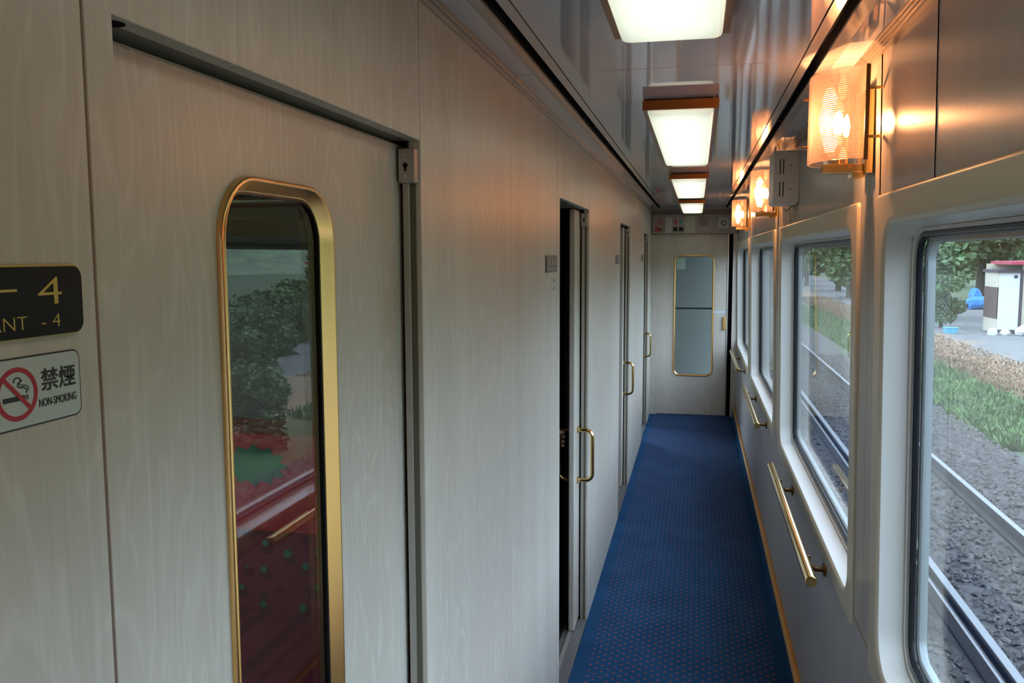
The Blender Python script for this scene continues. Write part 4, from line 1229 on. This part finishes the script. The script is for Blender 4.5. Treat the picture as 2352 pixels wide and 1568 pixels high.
# white shed with neighbours
sx0, sy0 = 10.45, 33.0
t = tag(root('shed', (sx0+1.2, sy0+1, ZG)), 'white shed with dark corner post and cream side under red roof', 'shed')
zb = ZG+0.06
box('white_wall', (10.37, sy0, zb+0.12), (11.04, sy0+0.08, 0.92), 'shed_white', t)
box('corner_post', (11.04, sy0-0.03, zb), (11.13, sy0+0.08, 0.98), 'shed_dark', t)
box('cream_wall', (11.13, sy0+0.02, zb), (14.4, sy0+0.10, 1.22), 'shed_cream', t)
box('plinth', (10.37, sy0-0.02, zb), (11.04, sy0+0.08, zb+0.12), 'shed_dark', t)
for i in range(7):
    box('side_board', (10.33, sy0+0.01+0.2*i, zb+0.5), (10.37, sy0+0.20+0.2*i, 0.40), 'fence_brown', t)
box('side_wall', (10.345, sy0+0.01, zb), (10.38, sy0+1.4, 0.95), 'shed_cream', t)
box('back_wall', (10.37, sy0+1.36, zb), (14.4, sy0+1.42, 1.22), 'shed_cream', t)
prism('roof', [(10.62, 1.20), (10.62, 1.31), (14.8, 1.36), (14.8, 1.24)], 'y', sy0-0.35, sy0+1.8, 'roof_red', t)
box('canopy', (10.28, sy0-0.1, 0.92), (11.12, sy0+1.5, 1.02), 'shed_dark', t)
cyl('vent', (10.90, sy0, 0.78), (10.90, sy0-0.03, 0.78), 0.06, 'shed_dark', t, 12)
for c in t.children: c.location = c.location-t.location
def heap(name, x, y, z0, rx, ry, rz, mat, label, cat, group=None, seed=0, seg=10):
    r = random.Random(seed); bm = bmesh.new()
    bmesh.ops.create_icosphere(bm, subdivisions=2, radius=1)
    for v in bm.verts:
        k = 1+r.uniform(-0.2, 0.2)
        v.co = Vector((v.co.x*rx*k, v.co.y*ry*k, max(-0.55, v.co.z)*rz*k))
    zm = min(v.co.z for v in bm.verts)
    for v in bm.verts: v.co += Vector((x, y, z0-zm))
    me = bpy.data.meshes.new(name); bm.to_mesh(me); bm.free()
    return tag(link(name, me, mat, None, False), label, cat, group)
heap('tarpaulin', 13.80, 46.8, ZG+0.06, 0.62, 0.5, 0.42, 'tarp_blue', 'crumpled bright blue tarpaulin heap left of the white shed', 'tarpaulin', seed=4)
heap('tarpaulin', 14.05, 48.2, ZG+0.06, 0.30, 0.35, 0.62, 'tarp_blue', 'upright blue tarpaulin bundle rising behind the blue heap', 'tarpaulin', seed=5)
t = tag(root('tub', (8.87, 33.0, ZG)), 'pale blue plastic tub on the ground below the trees', 'tub')
tr_ = [rr(8.65-e, 9.10+e, 32.8-e, 33.2+e, 0.06, 4) for e in (-0.04, 0.0, 0.03, 0.0, -0.06)]
loft('shell', [[(a, b, z) for a, b in p] for p, z in zip(tr_, (ZG+0.01, ZG+0.22, ZG+0.235, ZG+0.23, ZG+0.05))], 'tub_blue', t, ang=30)
box('floor_of_tub', (8.69, 32.84, ZG+0.01), (9.06, 33.16, ZG+0.03), 'tub_blue', t)
for c in t.children: c.location = c.location-t.location
heap('sandbag', 9.98, 32.2, ZG+0.03, 0.16, 0.14, 0.17, 'bag_white', 'small white bag left of the shed foot', 'bag', 'white bags by the shed', seed=6)
heap('sandbag', 10.38, 32.2, ZG+0.03, 0.17, 0.15, 0.16, 'bag_white', 'white bag in front of the shed corner', 'bag', 'white bags by the shed', seed=7)
heap('sandbag', 11.10, 32.2, ZG+0.03, 0.38, 0.30, 0.25, 'bag_white', 'big white sack heap before the dark shed post', 'bag', 'white bags by the shed', seed=8)
